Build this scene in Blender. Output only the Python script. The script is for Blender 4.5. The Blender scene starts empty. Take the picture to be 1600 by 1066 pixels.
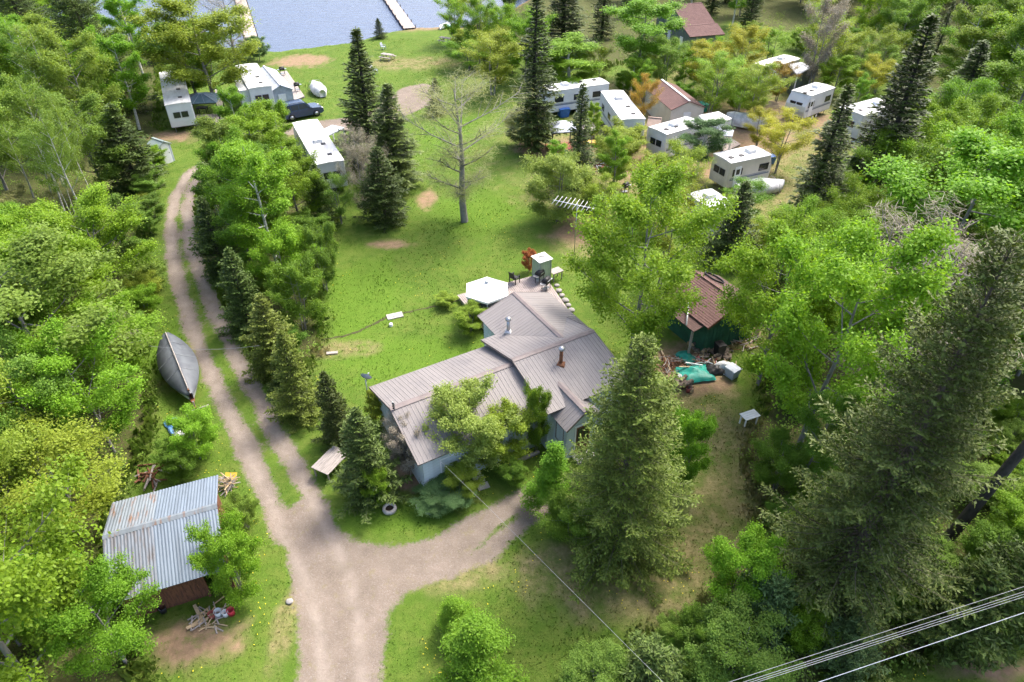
import bpy, math, random
import numpy as np
from mathutils import Matrix, Vector

# ------------------------------------------------------------------ camera, sky, sun, exposure
scene = bpy.context.scene
F_PX, PITCH, CAM_H = 1062.0, math.radians(37.5), 27.0
cam_data = bpy.data.cameras.new("camera")
cam = bpy.data.objects.new("camera", cam_data)
scene.collection.objects.link(cam)
cam.location = (0, 0, CAM_H)
cam.rotation_euler = (math.pi / 2 - PITCH, 0, 0)
cam_data.sensor_width = 36.0
cam_data.lens = 36.0 * F_PX / 1600.0
cam_data.clip_end = 3000.0
scene.camera = cam

SUN_EL, SUN_AZ = math.radians(54), math.radians(42)      # azimuth from +Y (ahead) towards +X (right)
world = bpy.data.worlds.new("World")
scene.world = world
world.use_nodes = True
wn = world.node_tree
sky = wn.nodes.new("ShaderNodeTexSky")
sky.sky_type = 'NISHITA'
sky.sun_disc = False
sky.sun_elevation = SUN_EL
sky.sun_rotation = SUN_AZ
sky.air_density = 0.8
sky.dust_density = 5.0
sky.ozone_density = 1.0
wn.nodes["Background"].inputs["Strength"].default_value = 0.15
wn.links.new(sky.outputs["Color"], wn.nodes["Background"].inputs["Color"])

sun_data = bpy.data.lights.new("sun", 'SUN')
sun_data.energy = 1.15
sun_data.angle = math.radians(14)
sun_data.color = (1.0, 0.955, 0.88)
sun = bpy.data.objects.new("sun", sun_data)
scene.collection.objects.link(sun)
_sd = Vector((math.sin(SUN_AZ) * math.cos(SUN_EL), math.cos(SUN_AZ) * math.cos(SUN_EL), math.sin(SUN_EL)))
sun.rotation_euler = _sd.to_track_quat('Z', 'Y').to_euler()
sun.location = _sd * 120

scene.view_settings.view_transform = 'Standard'
scene.view_settings.look = 'None'
scene.view_settings.gamma = 1.0
scene.view_settings.use_curve_mapping = False
scene.view_settings.exposure = 1.75
scene.render.engine = 'CYCLES'
scene.cycles.use_denoising = True
scene.cycles.denoising_prefilter = 'NONE'
scene.cycles.use_adaptive_sampling = True
scene.cycles.adaptive_threshold = 0.02
scene.cycles.max_bounces = 5
scene.cycles.diffuse_bounces = 2
scene.cycles.transmission_bounces = 3
scene.cycles.transparent_max_bounces = 6

# ------------------------------------------------------------------ helpers
COL = scene.collection
S_, C_ = math.sin(PITCH), math.cos(PITCH)
RNG = np.random.default_rng(7)
random.seed(11)

def at(x, y, z=0.0):
    """photo pixel -> point of the world at height z"""
    a, b = (x - 800) / F_PX, (y - 533) / F_PX
    t = (z - CAM_H) / (-S_ - b * C_)
    return Vector((a * t, (C_ - b * S_) * t, z))

def px_of(X, Y, Z=0.0):
    Z = Z - CAM_H
    d = Y * C_ - Z * S_
    return 800 + F_PX * X / d, 533 - F_PX * (Y * S_ + Z * C_) / d

def depth_of(p):
    return p[1] * C_ - (p[2] - CAM_H) * S_

def height_to(p, ty):
    b = (ty - 533) / F_PX
    return CAM_H + p[1] * (-S_ - b * C_) / (C_ - b * S_)

def tag(o, label=None, cat=None, group=None, kind=None):
    if label: o["label"] = label
    if cat: o["category"] = cat
    if group: o["group"] = group
    if kind: o["kind"] = kind
    return o

def thing(name, label, cat, loc=(0, 0, 0), rz=0.0, group=None):
    o = bpy.data.objects.new(name, None)
    o.empty_display_size = 0.2
    COL.objects.link(o)
    o.location = loc
    o.rotation_euler = (0, 0, rz)
    return tag(o, label, cat, group)

def link(name, mesh, parent=None):
    o = bpy.data.objects.new(name, mesh)
    COL.objects.link(o)
    if parent is not None: o.parent = parent
    return o

class MB:
    def __init__(s): s.v, s.f = [], []
    def poly(s, *pts):
        n = len(s.v); s.v += [tuple(p) for p in pts]; s.f.append(tuple(range(n, n + len(pts)))); return s
    def box(s, x0, x1, y0, y1, z0, z1):
        n = len(s.v)
        s.v += [(x0,y0,z0),(x1,y0,z0),(x1,y1,z0),(x0,y1,z0),(x0,y0,z1),(x1,y0,z1),(x1,y1,z1),(x0,y1,z1)]
        s.f += [tuple(n+i for i in q) for q in ((0,3,2,1),(4,5,6,7),(0,1,5,4),(1,2,6,5),(2,3,7,6),(3,0,4,7))]
        return s
    def bar(s, p, q, w, h=None, up=(0,0,1)):
        """square bar from p to q"""
        h = h or w
        p, q = Vector(p), Vector(q); d = (q-p).normalized(); upv = Vector(up)
        if abs(d.dot(upv)) > .98: upv = Vector((1,0,0))
        a = d.cross(upv).normalized()*w/2; b = a.normalized().cross(d).normalized()*h/2
        n = len(s.v)
        for c in (p, q): s.v += [tuple(c-a-b), tuple(c+a-b), tuple(c+a+b), tuple(c-a+b)]
        s.f += [tuple(n+i for i in k) for k in ((0,1,2,3),(7,6,5,4),(0,4,5,1),(1,5,6,2),(2,6,7,3),(3,7,4,0))]
        return s
    def tube(s, pts, radii, n=8, cap=True):
        pts = [Vector(p) for p in pts]
        if not hasattr(radii, '__len__'): radii = [radii]*len(pts)
        base = len(s.v)
        for i, p in enumerate(pts):
            d = (pts[min(i+1, len(pts)-1)] - pts[max(i-1, 0)]).normalized()
            up = Vector((0,0,1)) if abs(d.z) < .95 else Vector((1,0,0))
            a = d.cross(up).normalized(); b = a.cross(d)
            for k in range(n):
                t = 2*math.pi*k/n
                s.v.append(tuple(p + (a*math.cos(t) + b*math.sin(t))*radii[i]))
        for i in range(len(pts)-1):
            for k in range(n):
                s.f.append((base+i*n+k, base+i*n+(k+1)%n, base+(i+1)*n+(k+1)%n, base+(i+1)*n+k))
        if cap:
            s.f.append(tuple(base+k for k in reversed(range(n))))
            s.f.append(tuple(base+(len(pts)-1)*n+k for k in range(n)))
        return s
    def slab(s, pts, t):
        """polygon with thickness t downwards along its normal"""
        pts = [Vector(p) for p in pts]
        nrm = (pts[1]-pts[0]).cross(pts[2]-pts[0]).normalized()
        if nrm.z < 0: pts.reverse(); nrm = -nrm
        m = len(pts); n = len(s.v)
        s.v += [tuple(p) for p in pts] + [tuple(p-nrm*t) for p in pts]
        s.f.append(tuple(range(n, n+m))); s.f.append(tuple(reversed(range(n+m, n+2*m))))
        for i in range(m):
            j = (i+1) % m
            s.f.append((n+i, n+m+i, n+m+j, n+j))
        return s
    def prism(s, prof, y0, y1):
        """profile of (x, z) run from y0 to y1"""
        m = len(prof); n = len(s.v)
        s.v += [(x, y0, z) for x, z in prof] + [(x, y1, z) for x, z in prof]
        s.f.append(tuple(range(n, n+m))); s.f.append(tuple(reversed(range(n+m, n+2*m))))
        for i in range(m):
            j = (i+1) % m
            s.f.append((n+i, n+m+i, n+m+j, n+j))
        return s
    def lathe(s, prof, n=16, c=(0,0,0)):
        base = len(s.v)
        for r, z in prof:
            for k in range(n):
                t = 2*math.pi*k/n; s.v.append((c[0]+r*math.cos(t), c[1]+r*math.sin(t), c[2]+z))
        for i in range(len(prof)-1):
            for k in range(n):
                s.f.append((base+i*n+k, base+i*n+(k+1)%n, base+(i+1)*n+(k+1)%n, base+(i+1)*n+k))
        return s
    def mesh(s, name, mat=None, smooth=False):
        me = bpy.data.meshes.new(name)
        me.from_pydata(s.v, [], s.f); me.update()
        if mat: me.materials.append(mat)
        if smooth: me.polygons.foreach_set("use_smooth", [True]*len(me.polygons))
        return me
    def build(s, name, mat, parent=None, smooth=False):
        return link(name, s.mesh(name, mat, smooth), parent)

def rod(n, mat, parent, p, q, r, sides=8, r2=None):
    return MB().tube([p, q], [r, r2 if r2 is not None else r], sides).build(n, mat, parent, True)

# ------------------------------------------------------------------ materials
def nodes_of(name):
    m = bpy.data.materials.new(name); m.use_nodes = True
    return m, m.node_tree, m.node_tree.nodes, m.node_tree.links

def mix_rgb(nt, fac, a, b, mode='MIX'):
    n = nt.nodes.new("ShaderNodeMix"); n.data_type = 'RGBA'; n.blend_type = mode
    for idx, v in ((0, fac), (6, a), (7, b)):
        if isinstance(v, bpy.types.NodeSocket): nt.links.new(v, n.inputs[idx])
        elif idx == 0: n.inputs[0].default_value = v
        else: n.inputs[idx].default_value = (*v, 1)
    return n.outputs[2]

def noise(nt, scale, detail=4, rough=.55, vec=None, dist=0.0):
    n = nt.nodes.new("ShaderNodeTexNoise")
    n.inputs["Scale"].default_value = scale; n.inputs["Detail"].default_value = detail
    n.inputs["Roughness"].default_value = rough; n.inputs["Distortion"].default_value = dist
    if vec is not None: nt.links.new(vec, n.inputs["Vector"])
    return n.outputs["Fac"]

def ramp(nt, fac, lo, hi):
    n = nt.nodes.new("ShaderNodeMapRange"); n.clamp = True
    nt.links.new(fac, n.inputs[0]); n.inputs[1].default_value = lo; n.inputs[2].default_value = hi
    return n.outputs[0]

def math_n(nt, op, a, b=None):
    n = nt.nodes.new("ShaderNodeMath"); n.operation = op
    for i, v in enumerate((a, b)):
        if v is None: continue
        if isinstance(v, bpy.types.NodeSocket): nt.links.new(v, n.inputs[i])
        else: n.inputs[i].default_value = v
    return n.outputs[0]

def mat(name, col, rough=.7, var=.25, scale=3.0, col2=None, metal=0.0, bump=0.0, bscale=30, spec=.35, stretch=None, lo=.4, hi=.65):
    """plain surface with uneven colour and a little relief"""
    m, nt, N, L = nodes_of(name)
    b = N["Principled BSDF"]
    tc = N.new("ShaderNodeTexCoord"); v = tc.outputs["Object"]
    if stretch:
        mp = N.new("ShaderNodeMapping"); mp.inputs["Scale"].default_value = stretch
        L.new(v, mp.inputs[0]); v = mp.outputs[0]
    f = noise(nt, scale, 6, .6, v)
    dark = col2 or tuple(c*(1-var) for c in col)
    c = mix_rgb(nt, ramp(nt, f, lo, hi), col, dark)
    f2 = noise(nt, scale*9, 3, .6, v)
    c = mix_rgb(nt, math_n(nt, 'MULTIPLY', ramp(nt, f2, .45, .75), .5*var), c, tuple(x*.5 for x in col))
    L.new(c, b.inputs["Base Color"])
    b.inputs["Roughness"].default_value = rough; b.inputs["Metallic"].default_value = metal
    b.inputs["Specular IOR Level"].default_value = spec
    if bump:
        bn = N.new("ShaderNodeBump"); bn.inputs["Strength"].default_value = bump; bn.inputs["Distance"].default_value = .02
        L.new(noise(nt, bscale, 4, .6, v), bn.inputs["Height"]); L.new(bn.outputs[0], b.inputs["Normal"])
    return m

M = {}
M['roof_metal'] = mat('roof_metal', (.33,.29,.285), .6, .2, .9, (.25,.215,.21), 0.0, .05, 14, spec=.22)
M['roof_trim'] = mat('roof_trim', (.2,.165,.155), .55, .25, 1.5)
M['wall_pale'] = mat('wall_pale', (.55,.62,.64), .75, .25, 1.4, (.42,.47,.47), bump=.1, bscale=20)
M['white'] = mat('white_paint', (.78,.79,.8), .5, .14, 1.2, (.66,.66,.64))
M['trailer_roof'] = mat('trailer_roof', (.7,.7,.69), .6, .4, 1.0, (.45,.44,.41), stretch=(.5,1.6,1), lo=.42, hi=.72)
M['trailer_side'] = mat('trailer_side', (.62,.64,.66), .4, .14, .8)
M['trailer_cream'] = mat('trailer_cream', (.6,.56,.47), .45, .15, .8)
M['stripe'] = mat('stripe_grey', (.16,.19,.24), .4, .15)
M['stripe_tan'] = mat('stripe_tan', (.3,.2,.12), .45, .15)
M['glass'] = mat('dark_glass', (.02,.025,.03), .12, .1, spec=.6)
M['rubber'] = mat('rubber', (.02,.02,.022), .85, .2, 6)
M['black'] = mat('black_plastic', (.018,.018,.02), .5, .2, 5)
M['steel'] = mat('steel', (.45,.46,.47), .35, .2, 3, metal=.8)
M['galv'] = mat('galvanised', (.4,.47,.45), .4, .25, 1.2, (.3,.37,.35), metal=.45)
M['rust'] = mat('rusty_iron', (.2,.085,.04), .85, .5, 5, (.1,.045,.025))
M['wood_grey'] = mat('weathered_wood', (.38,.34,.31), .85, .35, 2, stretch=(1,8,8), bump=.2)
M['wood_deck'] = mat('deck_wood', (.36,.31,.29), .85, .3, 2.2, (.27,.23,.21), bump=.15)
M['dock_wood'] = mat('dock_planks', (.43,.36,.31), .85, .3, 2.2, (.33,.27,.23), bump=.15)
M['wood_red'] = mat('red_brown_boards', (.2,.085,.045), .85, .45, 3, (.1,.045,.03), stretch=(6,6,1), bump=.2)
M['wood_new'] = mat('raw_timber', (.5,.38,.24), .8, .3, 4, stretch=(1,6,6))
M['bark'] = mat('bark', (.13,.105,.085), .95, .5, 5, (.06,.048,.04), stretch=(1,1,.25), bump=.5, bscale=12)
M['bark_grey'] = mat('bark_grey', (.28,.265,.245), .95, .4, 4, (.15,.14,.13), stretch=(1,1,.4), bump=.4, bscale=10)
M['bark_birch'] = mat('bark_birch', (.6,.58,.54), .85, .7, 5, (.16,.14,.13), stretch=(.6,.6,2.5), lo=.52, hi=.66)
M['bark_dark'] = mat('bark_dark', (.075,.065,.058), .95, .5, 5, (.035,.03,.028), stretch=(1,1,.3), bump=.5, bscale=10)
M['concrete'] = mat('concrete', (.47,.45,.42), .9, .3, 2.5, (.34,.32,.29), bump=.15)
M['stone'] = mat('field_stone', (.33,.31,.29), .9, .4, 2, bump=.3, bscale=9)
M['canvas_white'] = mat('canvas_white', (.8,.8,.79), .8, .08, 1.5)
M['mesh_dark'] = mat('screen_mesh', (.05,.06,.065), .8, .4, 4)
M['tarp_grey'] = mat('grey_tarp', (.13,.145,.16), .55, .3, 1.6, (.095,.105,.12), bump=.3, bscale=5)
M['tarp_teal'] = mat('teal_tarp', (.02,.32,.25), .5, .35, 2, bump=.4, bscale=5)
M['tarp_blue'] = mat('blue_tarp', (.06,.22,.6), .5, .3, 2, (.2,.38,.7), bump=.4, bscale=5)
M['tarp_white'] = mat('white_tarp', (.68,.69,.7), .6, .3, 1.4, (.4,.41,.42), bump=.5, bscale=3)
M['green_paint'] = mat('green_boards', (.02,.1,.06), .75, .35, 2, bump=.15)
M['cabin_green'] = mat('cabin_boards', (.12,.15,.13), .8, .3, 1.5)
M['car_blue'] = mat('car_paint_blue', (.025,.05,.1), .25, .1, 1, spec=.6)
M['chrome'] = mat('chrome', (.6,.6,.6), .2, .1, 1, metal=1)
M['lamp_red'] = mat('red_lamp', (.4,.02,.02), .3, .1)
M['lamp_clear'] = mat('clear_lamp', (.7,.7,.68), .2, .1)
M['red_plastic'] = mat('red_plastic', (.55,.04,.06), .45, .2)
M['pink_plastic'] = mat('pink_plastic', (.55,.16,.17), .5, .25)
M['yellow_plastic'] = mat('yellow_plastic', (.75,.5,.06), .5, .2)
M['orange_plastic'] = mat('orange_plastic', (.6,.13,.03), .6, .25)
M['blue_plastic'] = mat('blue_plastic', (.05,.16,.5), .5, .25)
M['dark_teal'] = mat('dark_slate_panel', (.05,.09,.11), .3, .3, 2, (.09,.13,.16))
M['canopy_tan'] = mat('tan_canopy', (.33,.25,.2), .8, .25, 2)
M['canopy_grey'] = mat('grey_canopy', (.42,.46,.52), .7, .25, 2)
M['wire'] = mat('wire', (.27,.28,.29), .5, .1)
M['cloth_red'] = mat('faded_red', (.3,.08,.06), .8, .4, 4)
M['log'] = mat('log_bark', (.2,.16,.13), .95, .5, 6, bump=.4)
M['cut_wood'] = mat('cut_wood', (.5,.37,.22), .85, .35, 6)

def roof_metal_mat():
    m, nt, N, L = nodes_of('roof_metal')
    b = N["Principled BSDF"]; b.inputs["Roughness"].default_value = .6; b.inputs["Specular IOR Level"].default_value = .22
    oi = N.new("ShaderNodeObjectInfo"); geo = N.new("ShaderNodeNewGeometry"); tc = N.new("ShaderNodeTexCoord")
    mp = N.new("ShaderNodeMapping"); mp.inputs["Scale"].default_value = (9, .5, 1)
    L.new(tc.outputs["Object"], mp.inputs[0])
    va = N.new("ShaderNodeVectorMath"); va.operation = 'ADD'
    cx = N.new("ShaderNodeCombineXYZ"); L.new(math_n(nt, 'MULTIPLY', oi.outputs["Random"], 40.0), cx.inputs[0])
    L.new(mp.outputs[0], va.inputs[0]); L.new(cx.outputs[0], va.inputs[1])
    c = mix_rgb(nt, oi.outputs["Random"], (.245,.226,.216), (.208,.191,.183))
    c = mix_rgb(nt, math_n(nt, 'MULTIPLY', ramp(nt, noise(nt, 1.0, 5, .65, va.outputs[0]), .45, .75), .5), c, (.145,.13,.122))
    c = mix_rgb(nt, math_n(nt, 'MULTIPLY', ramp(nt, noise(nt, .55, 5, .65, geo.outputs["Position"]), .52, .72), .55), c, (.15,.14,.145))
    c = mix_rgb(nt, math_n(nt, 'MULTIPLY', ramp(nt, noise(nt, 11, 4, .8, geo.outputs["Position"]), .62, .74), .5), c, (.1,.085,.06))
    L.new(c, b.inputs["Base Color"])
    return m
M['roof_metal'] = roof_metal_mat()
def shingle_mat(name, c1, c2):
    m, nt, N, L = nodes_of(name)
    b = N["Principled BSDF"]; b.inputs["Roughness"].default_value = .92
    tc = N.new("ShaderNodeTexCoord")
    br = N.new("ShaderNodeTexBrick"); br.inputs["Scale"].default_value = 1.0
    br.inputs["Brick Width"].default_value = .32; br.inputs["Row Height"].default_value = .15
    br.inputs["Mortar Size"].default_value = .008
    br.inputs["Color1"].default_value = (*c1, 1); br.inputs["Color2"].default_value = (*c2, 1)
    br.inputs["Mortar"].default_value = (*[x*.45 for x in c2], 1)
    L.new(tc.outputs["Object"], br.inputs["Vector"])
    c = mix_rgb(nt, math_n(nt, 'MULTIPLY', ramp(nt, noise(nt, 1.1, 5, .6, tc.outputs["Object"]), .4, .7), .45), br.outputs["Color"], tuple(x*.6 for x in c2))
    L.new(c, b.inputs["Base Color"])
    return m
M['shingle_brown'] = shingle_mat('shingle_brown', (.115,.068,.06), (.09,.052,.046))
M['shingle_red'] = shingle_mat('shingle_red', (.18,.1,.088), (.145,.08,.07))

def corrugated_mat(name, base, spot, amt):
    m, nt, N, L = nodes_of(name)
    b = N["Principled BSDF"]
    tc = N.new("ShaderNodeTexCoord"); oi = N.new("ShaderNodeObjectInfo")
    va = N.new("ShaderNodeVectorMath"); va.operation = 'ADD'
    cm = N.new("ShaderNodeCombineXYZ"); L.new(math_n(nt, 'MULTIPLY', oi.outputs["Random"], 60.0), cm.inputs[0])
    mp = N.new("ShaderNodeMapping"); mp.inputs["Scale"].default_value = (4, .6, 1)
    L.new(tc.outputs["Object"], mp.inputs[0]); L.new(mp.outputs[0], va.inputs[0]); L.new(cm.outputs[0], va.inputs[1])
    f = noise(nt, 1.3, 6, .65, va.outputs[0])
    c = mix_rgb(nt, ramp(nt, noise(nt, .7, 4, .5, va.outputs[0]), .35, .7), base, tuple(x*.72 for x in base))
    rf = ramp(nt, f, .75-amt, .85-amt*.8)
    c = mix_rgb(nt, rf, c, spot)
    L.new(c, b.inputs["Base Color"])
    b.inputs["Roughness"].default_value = .6; b.inputs["Specular IOR Level"].default_value = .2
    return m
M['corr_clean'] = corrugated_mat('galvanised_sheet', (.165,.205,.25), (.18,.12,.09), .07)
M['corr_rust'] = corrugated_mat('rusted_sheet', (.185,.215,.24), (.17,.09,.05), .23)
M['corr_grey'] = corrugated_mat('weathered_sheet', (.165,.19,.22), (.11,.1,.095), .28)

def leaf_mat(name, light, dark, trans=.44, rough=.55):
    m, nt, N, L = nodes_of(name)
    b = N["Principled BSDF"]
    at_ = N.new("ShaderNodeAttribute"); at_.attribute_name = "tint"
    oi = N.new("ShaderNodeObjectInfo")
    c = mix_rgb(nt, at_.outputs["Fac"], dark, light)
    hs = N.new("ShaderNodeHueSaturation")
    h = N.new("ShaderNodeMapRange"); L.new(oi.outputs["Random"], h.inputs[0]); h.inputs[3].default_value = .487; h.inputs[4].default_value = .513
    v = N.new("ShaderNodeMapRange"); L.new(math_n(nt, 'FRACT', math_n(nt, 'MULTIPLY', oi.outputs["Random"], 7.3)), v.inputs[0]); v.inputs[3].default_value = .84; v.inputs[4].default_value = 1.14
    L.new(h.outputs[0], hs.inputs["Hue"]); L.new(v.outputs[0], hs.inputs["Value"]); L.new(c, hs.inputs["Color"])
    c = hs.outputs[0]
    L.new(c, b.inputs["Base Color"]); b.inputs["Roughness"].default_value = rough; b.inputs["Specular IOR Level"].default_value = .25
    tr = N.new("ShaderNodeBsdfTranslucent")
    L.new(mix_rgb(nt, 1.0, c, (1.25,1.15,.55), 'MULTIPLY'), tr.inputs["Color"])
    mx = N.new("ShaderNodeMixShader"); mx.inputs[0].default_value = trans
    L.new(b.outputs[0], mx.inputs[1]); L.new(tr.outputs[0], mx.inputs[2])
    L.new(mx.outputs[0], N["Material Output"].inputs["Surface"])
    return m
LEAF = {
 'lime':   leaf_mat('leaf_lime',   (.25,.43,.03), (.125,.255,.015)),
 'green':  leaf_mat('leaf_green',  (.19,.33,.036),  (.095,.19,.017)),
 'mid':    leaf_mat('leaf_mid',    (.24,.375,.06),  (.13,.22,.028)),
 'pale':   leaf_mat('leaf_pale',   (.34,.43,.1), (.19,.27,.05)),
 'olive':  leaf_mat('leaf_olive',  (.33,.43,.05), (.18,.26,.025)),
 'yellow': leaf_mat('leaf_yellow', (.45,.47,.045),  (.28,.31,.03)),
 'orange': leaf_mat('leaf_orange', (.42,.31,.05),  (.27,.21,.035)),
 'rusty':  leaf_mat('leaf_rusty',  (.46,.19,.07),  (.3,.12,.04)),
 'blue':   leaf_mat('leaf_blue',   (.17,.31,.11),  (.08,.165,.055)),
 'blossom': leaf_mat('leaf_blossom', (.43,.44,.22), (.21,.28,.085)),
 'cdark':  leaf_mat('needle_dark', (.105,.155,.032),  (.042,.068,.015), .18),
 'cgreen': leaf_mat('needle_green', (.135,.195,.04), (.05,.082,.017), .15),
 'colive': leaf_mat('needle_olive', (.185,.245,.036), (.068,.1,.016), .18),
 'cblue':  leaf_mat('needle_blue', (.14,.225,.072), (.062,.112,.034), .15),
 'dead':   leaf_mat('twig_grey', (.38,.34,.25), (.24,.21,.16), .1),
}

# ------------------------------------------------------------------ ground
def vnoise(x, y, seed=0):
    """smooth value noise, 0..1"""
    xi, yi = np.floor(x).astype(np.int64), np.floor(y).astype(np.int64)
    fx, fy = x-xi, y-yi
    fx, fy = fx*fx*(3-2*fx), fy*fy*(3-2*fy)
    def h(a, b):
        n = (a*374761393 + b*668265263 + seed*974711) & 0x7fffffff
        n = ((n ^ (n >> 13))*1274126177) & 0x7fffffff
        return ((n ^ (n >> 16)) & 0xffff)/65535.0
    return (h(xi,yi)*(1-fx)+h(xi+1,yi)*fx)*(1-fy)+(h(xi,yi+1)*(1-fx)+h(xi+1,yi+1)*fx)*fy
def fbm(x, y, s, seed=0, o=4):
    r, a, t = 0, .5, 0
    for k in range(o):
        r = r + a*vnoise(x*s, y*s, seed+k*17); t += a; a *= .55; s *= 2.1
    return r/t
def dist_poly(X, Y, pts, widths=None):
    """distance to a polyline, less the local half-width"""
    best = np.full(X.shape, 1e9)
    for i in range(len(pts)-1):
        (ax, ay), (bx, by) = pts[i], pts[i+1]
        dx, dy = bx-ax, by-ay
        t = np.clip(((X-ax)*dx+(Y-ay)*dy)/(dx*dx+dy*dy+1e-9), 0, 1)
        d = np.hypot(X-ax-t*dx, Y-ay-t*dy)
        if widths is not None: d = d - (widths[i]*(1-t)+widths[i+1]*t)
        best = np.minimum(best, d)
    return best
def inside(X, Y, pts):
    r = np.zeros(X.shape, bool); n = len(pts)
    for i in range(n):
        (x1, y1), (x2, y2) = pts[i], pts[(i+1) % n]
        c = ((y1 > Y) != (y2 > Y)) & (X < (x2-x1)*(Y-y1)/(y2-y1+1e-12)+x1)
        r ^= c
    return r
def G(pts): return [tuple(at(*p)[:2]) for p in pts]
def sdf(X, Y, pts):
    d = dist_poly(X, Y, pts+[pts[0]])
    return np.where(inside(X, Y, pts), -d, d)

LEFT_TRACK = G([(345,248),(315,258),(292,276),(276,305),(267,345),(269,395),(282,455),(303,520),(329,585),(360,650),(390,710),(418,775),(445,840)])
RIGHT_TRACK = G([(318,268),(300,295),(293,330),(297,385),(314,430),(340,497),(370,560),(400,615),(437,685),(468,740),(497,800)])
DRIVE_MOUTH = G([(428,770),(452,790),(470,775),(490,775),(508,800),(545,846),(612,856),(668,842),(720,815),(775,790),(832,757),(838,778),(775,826),(742,866),(690,905),(640,925),(612,955),(603,1010),(598,1075),(598,1140),(470,1140),(468,1066),(466,1000),(462,930),(448,870),(432,810)])
RUT_A = LEFT_TRACK+G([(468,890),(488,940),(500,1000),(508,1080),(512,1150)])
RUT_B = RIGHT_TRACK+G([(522,850),(545,900),(556,960),(562,1010),(566,1080),(568,1150)])
SIDE_TRACK = G([(700,890),(760,862),(810,822),(850,790)])
CAMP_ROAD = G([(345,248),(395,222),(440,204),(500,199),(560,193),(610,178),(640,158),(655,140)])
CAMP_W = [1.3,1.5,1.6,1.7,1.8,2.1,3.2,2.2]
BROWN_PATCHES = [(465,96,3.6,2.6),(668,312,.85,2.0),(610,382,1.4,.6),(282,1000,1.9,1.0),(262,215,2.2,1.5),(1185,172,3.6,3.0),(1085,185,5,3),
                 (1130,255,4,3),(1230,170,4,2),(1075,575,2.2,2.0),(1130,520,2.2,1.5),(930,262,1.6,1.2),(905,360,2.,2.2),(645,755,.8,.5),(640,720,.5,1.8),(870,232,4,1.6),(1330,212,4,2),(1120,200,5,3.5),(1060,225,4,3),(1180,215,4,4),(1000,265,3,3),(1270,190,4,2.5),(1540,1045,2.0,.5)]
DRY = [(1130,880,3.6,3.4),(1150,690,2.6,3.2),(1060,930,2.8,1.3),(930,930,3,1.3),(700,890,2.2,1.1),(890,880,2.2,1.0),(1080,1000,1.6,1),(1100,620,2.4,1.6),(440,205,4,2),(640,100,7,3),(1090,230,17,10),(1200,180,14,8),(930,280,7,6),(1250,300,8,6),(1050,300,9,6),(1330,210,9,6),(1000,150,10,6),(1150,110,12,7),(445,985,.5,2.0),(290,560,.8,2.5),(905,375,2.5,3),(520,545,2.4,.9),(1140,770,2.,2.4)]
LUSH = [(640,560,5,2.2),(560,470,3,5),(740,330,4,4),(700,210,3,6),(240,560,1,4),(620,810,3,.7)]
FOREST = [G([(-150,1160),(-150,30),(225,45),(248,90),(246,225),(228,300),(212,420),(224,540),(232,640),(215,720),(160,800),(150,900),(215,985),(230,1160)]),
          G([(1230,1010),(1190,900),(1185,790),(1165,680),(1200,560),(1190,440),(1270,400),(1300,300),(1420,240),(1400,190),(1440,150),(1270,60),(1130,30),(1130,-40),(1750,-40),(1750,1000)]),
          G([(302,300),(345,262),(430,228),(505,300),(520,345),(498,470),(508,515),(470,640),(440,640),(400,580),(352,480),(310,400)]),
          G([(860,1130),(930,1040),(1070,965),(1180,900),(1280,960),(1600,930),(1600,990),(1330,1066),(1150,1130)]),
          G([(1130,40),(1000,100),(880,100),(790,60),(775,10),(800,-40),(1200,-40)])]
LAKE_SHORE = [(-400,118)] + [tuple(at(x,y)[:2]) for x,y in [(0,52),(120,50),(190,52),(250,62),(330,72),(430,79),(480,75),(520,70),(560,64),(600,52),(640,44),(700,42),(765,40),(785,25)]] + [(6,150),(14,200),(30,420)]
_sx = np.array([p[0] for p in LAKE_SHORE]); _sy = np.array([p[1] for p in LAKE_SHORE])

def masks(X, Y):
    wob = (fbm(X,Y,.55,3)-.5)*1.0 + (fbm(X,Y,2.2,9,3)-.5)*.5
    d = np.minimum(dist_poly(X,Y,LEFT_TRACK)-.46, dist_poly(X,Y,RIGHT_TRACK)-.46)
    d = np.minimum(d, sdf(X,Y,DRIVE_MOUTH))
    d = np.minimum(d, dist_poly(X,Y,SIDE_TRACK)-.45)
    d = np.minimum(d, dist_poly(X,Y,CAMP_ROAD,CAMP_W))
    d = d + wob*.55
    drive = np.clip(.5-d/(.5+.5*fbm(X,Y,.3,91)), 0, 1)
    def blobs(lst, k=1.0):
        r = np.zeros(X.shape)
        for (x,y,rx,ry) in lst:
            p = at(x,y)
            q = np.hypot((X-p.x)/rx, (Y-p.y)/ry) + wob*k
            r = np.maximum(r, np.clip(1.35-q, 0, 1))
        return np.clip(r*1.6, 0, 1)
    rl = np.minimum(dist_poly(X,Y,RUT_A), dist_poly(X,Y,RUT_B))+wob*.12
    rut = np.clip(1.25-rl/.32, 0, 1)
    dirt = blobs(BROWN_PATCHES, 1.5); dry = blobs(DRY, 1.1); lush = blobs(LUSH, .9)
    fo = np.zeros(X.shape)
    for pl in FOREST: fo = np.maximum(fo, np.clip(.5-(sdf(X,Y,pl)+wob*1.6)/1.4, 0, 1))
    ys = np.interp(X, _sx, _sy) + (fbm(X,Y,.25,5)-.5)*2.4
    lake = Y-ys
    beach = np.clip(1.2-np.abs(lake+.5)/1.3, 0, 1)*np.clip((X+19)/3, 0, 1)
    return drive, dirt, dry, lush, fo, lake, beach, rut

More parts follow.
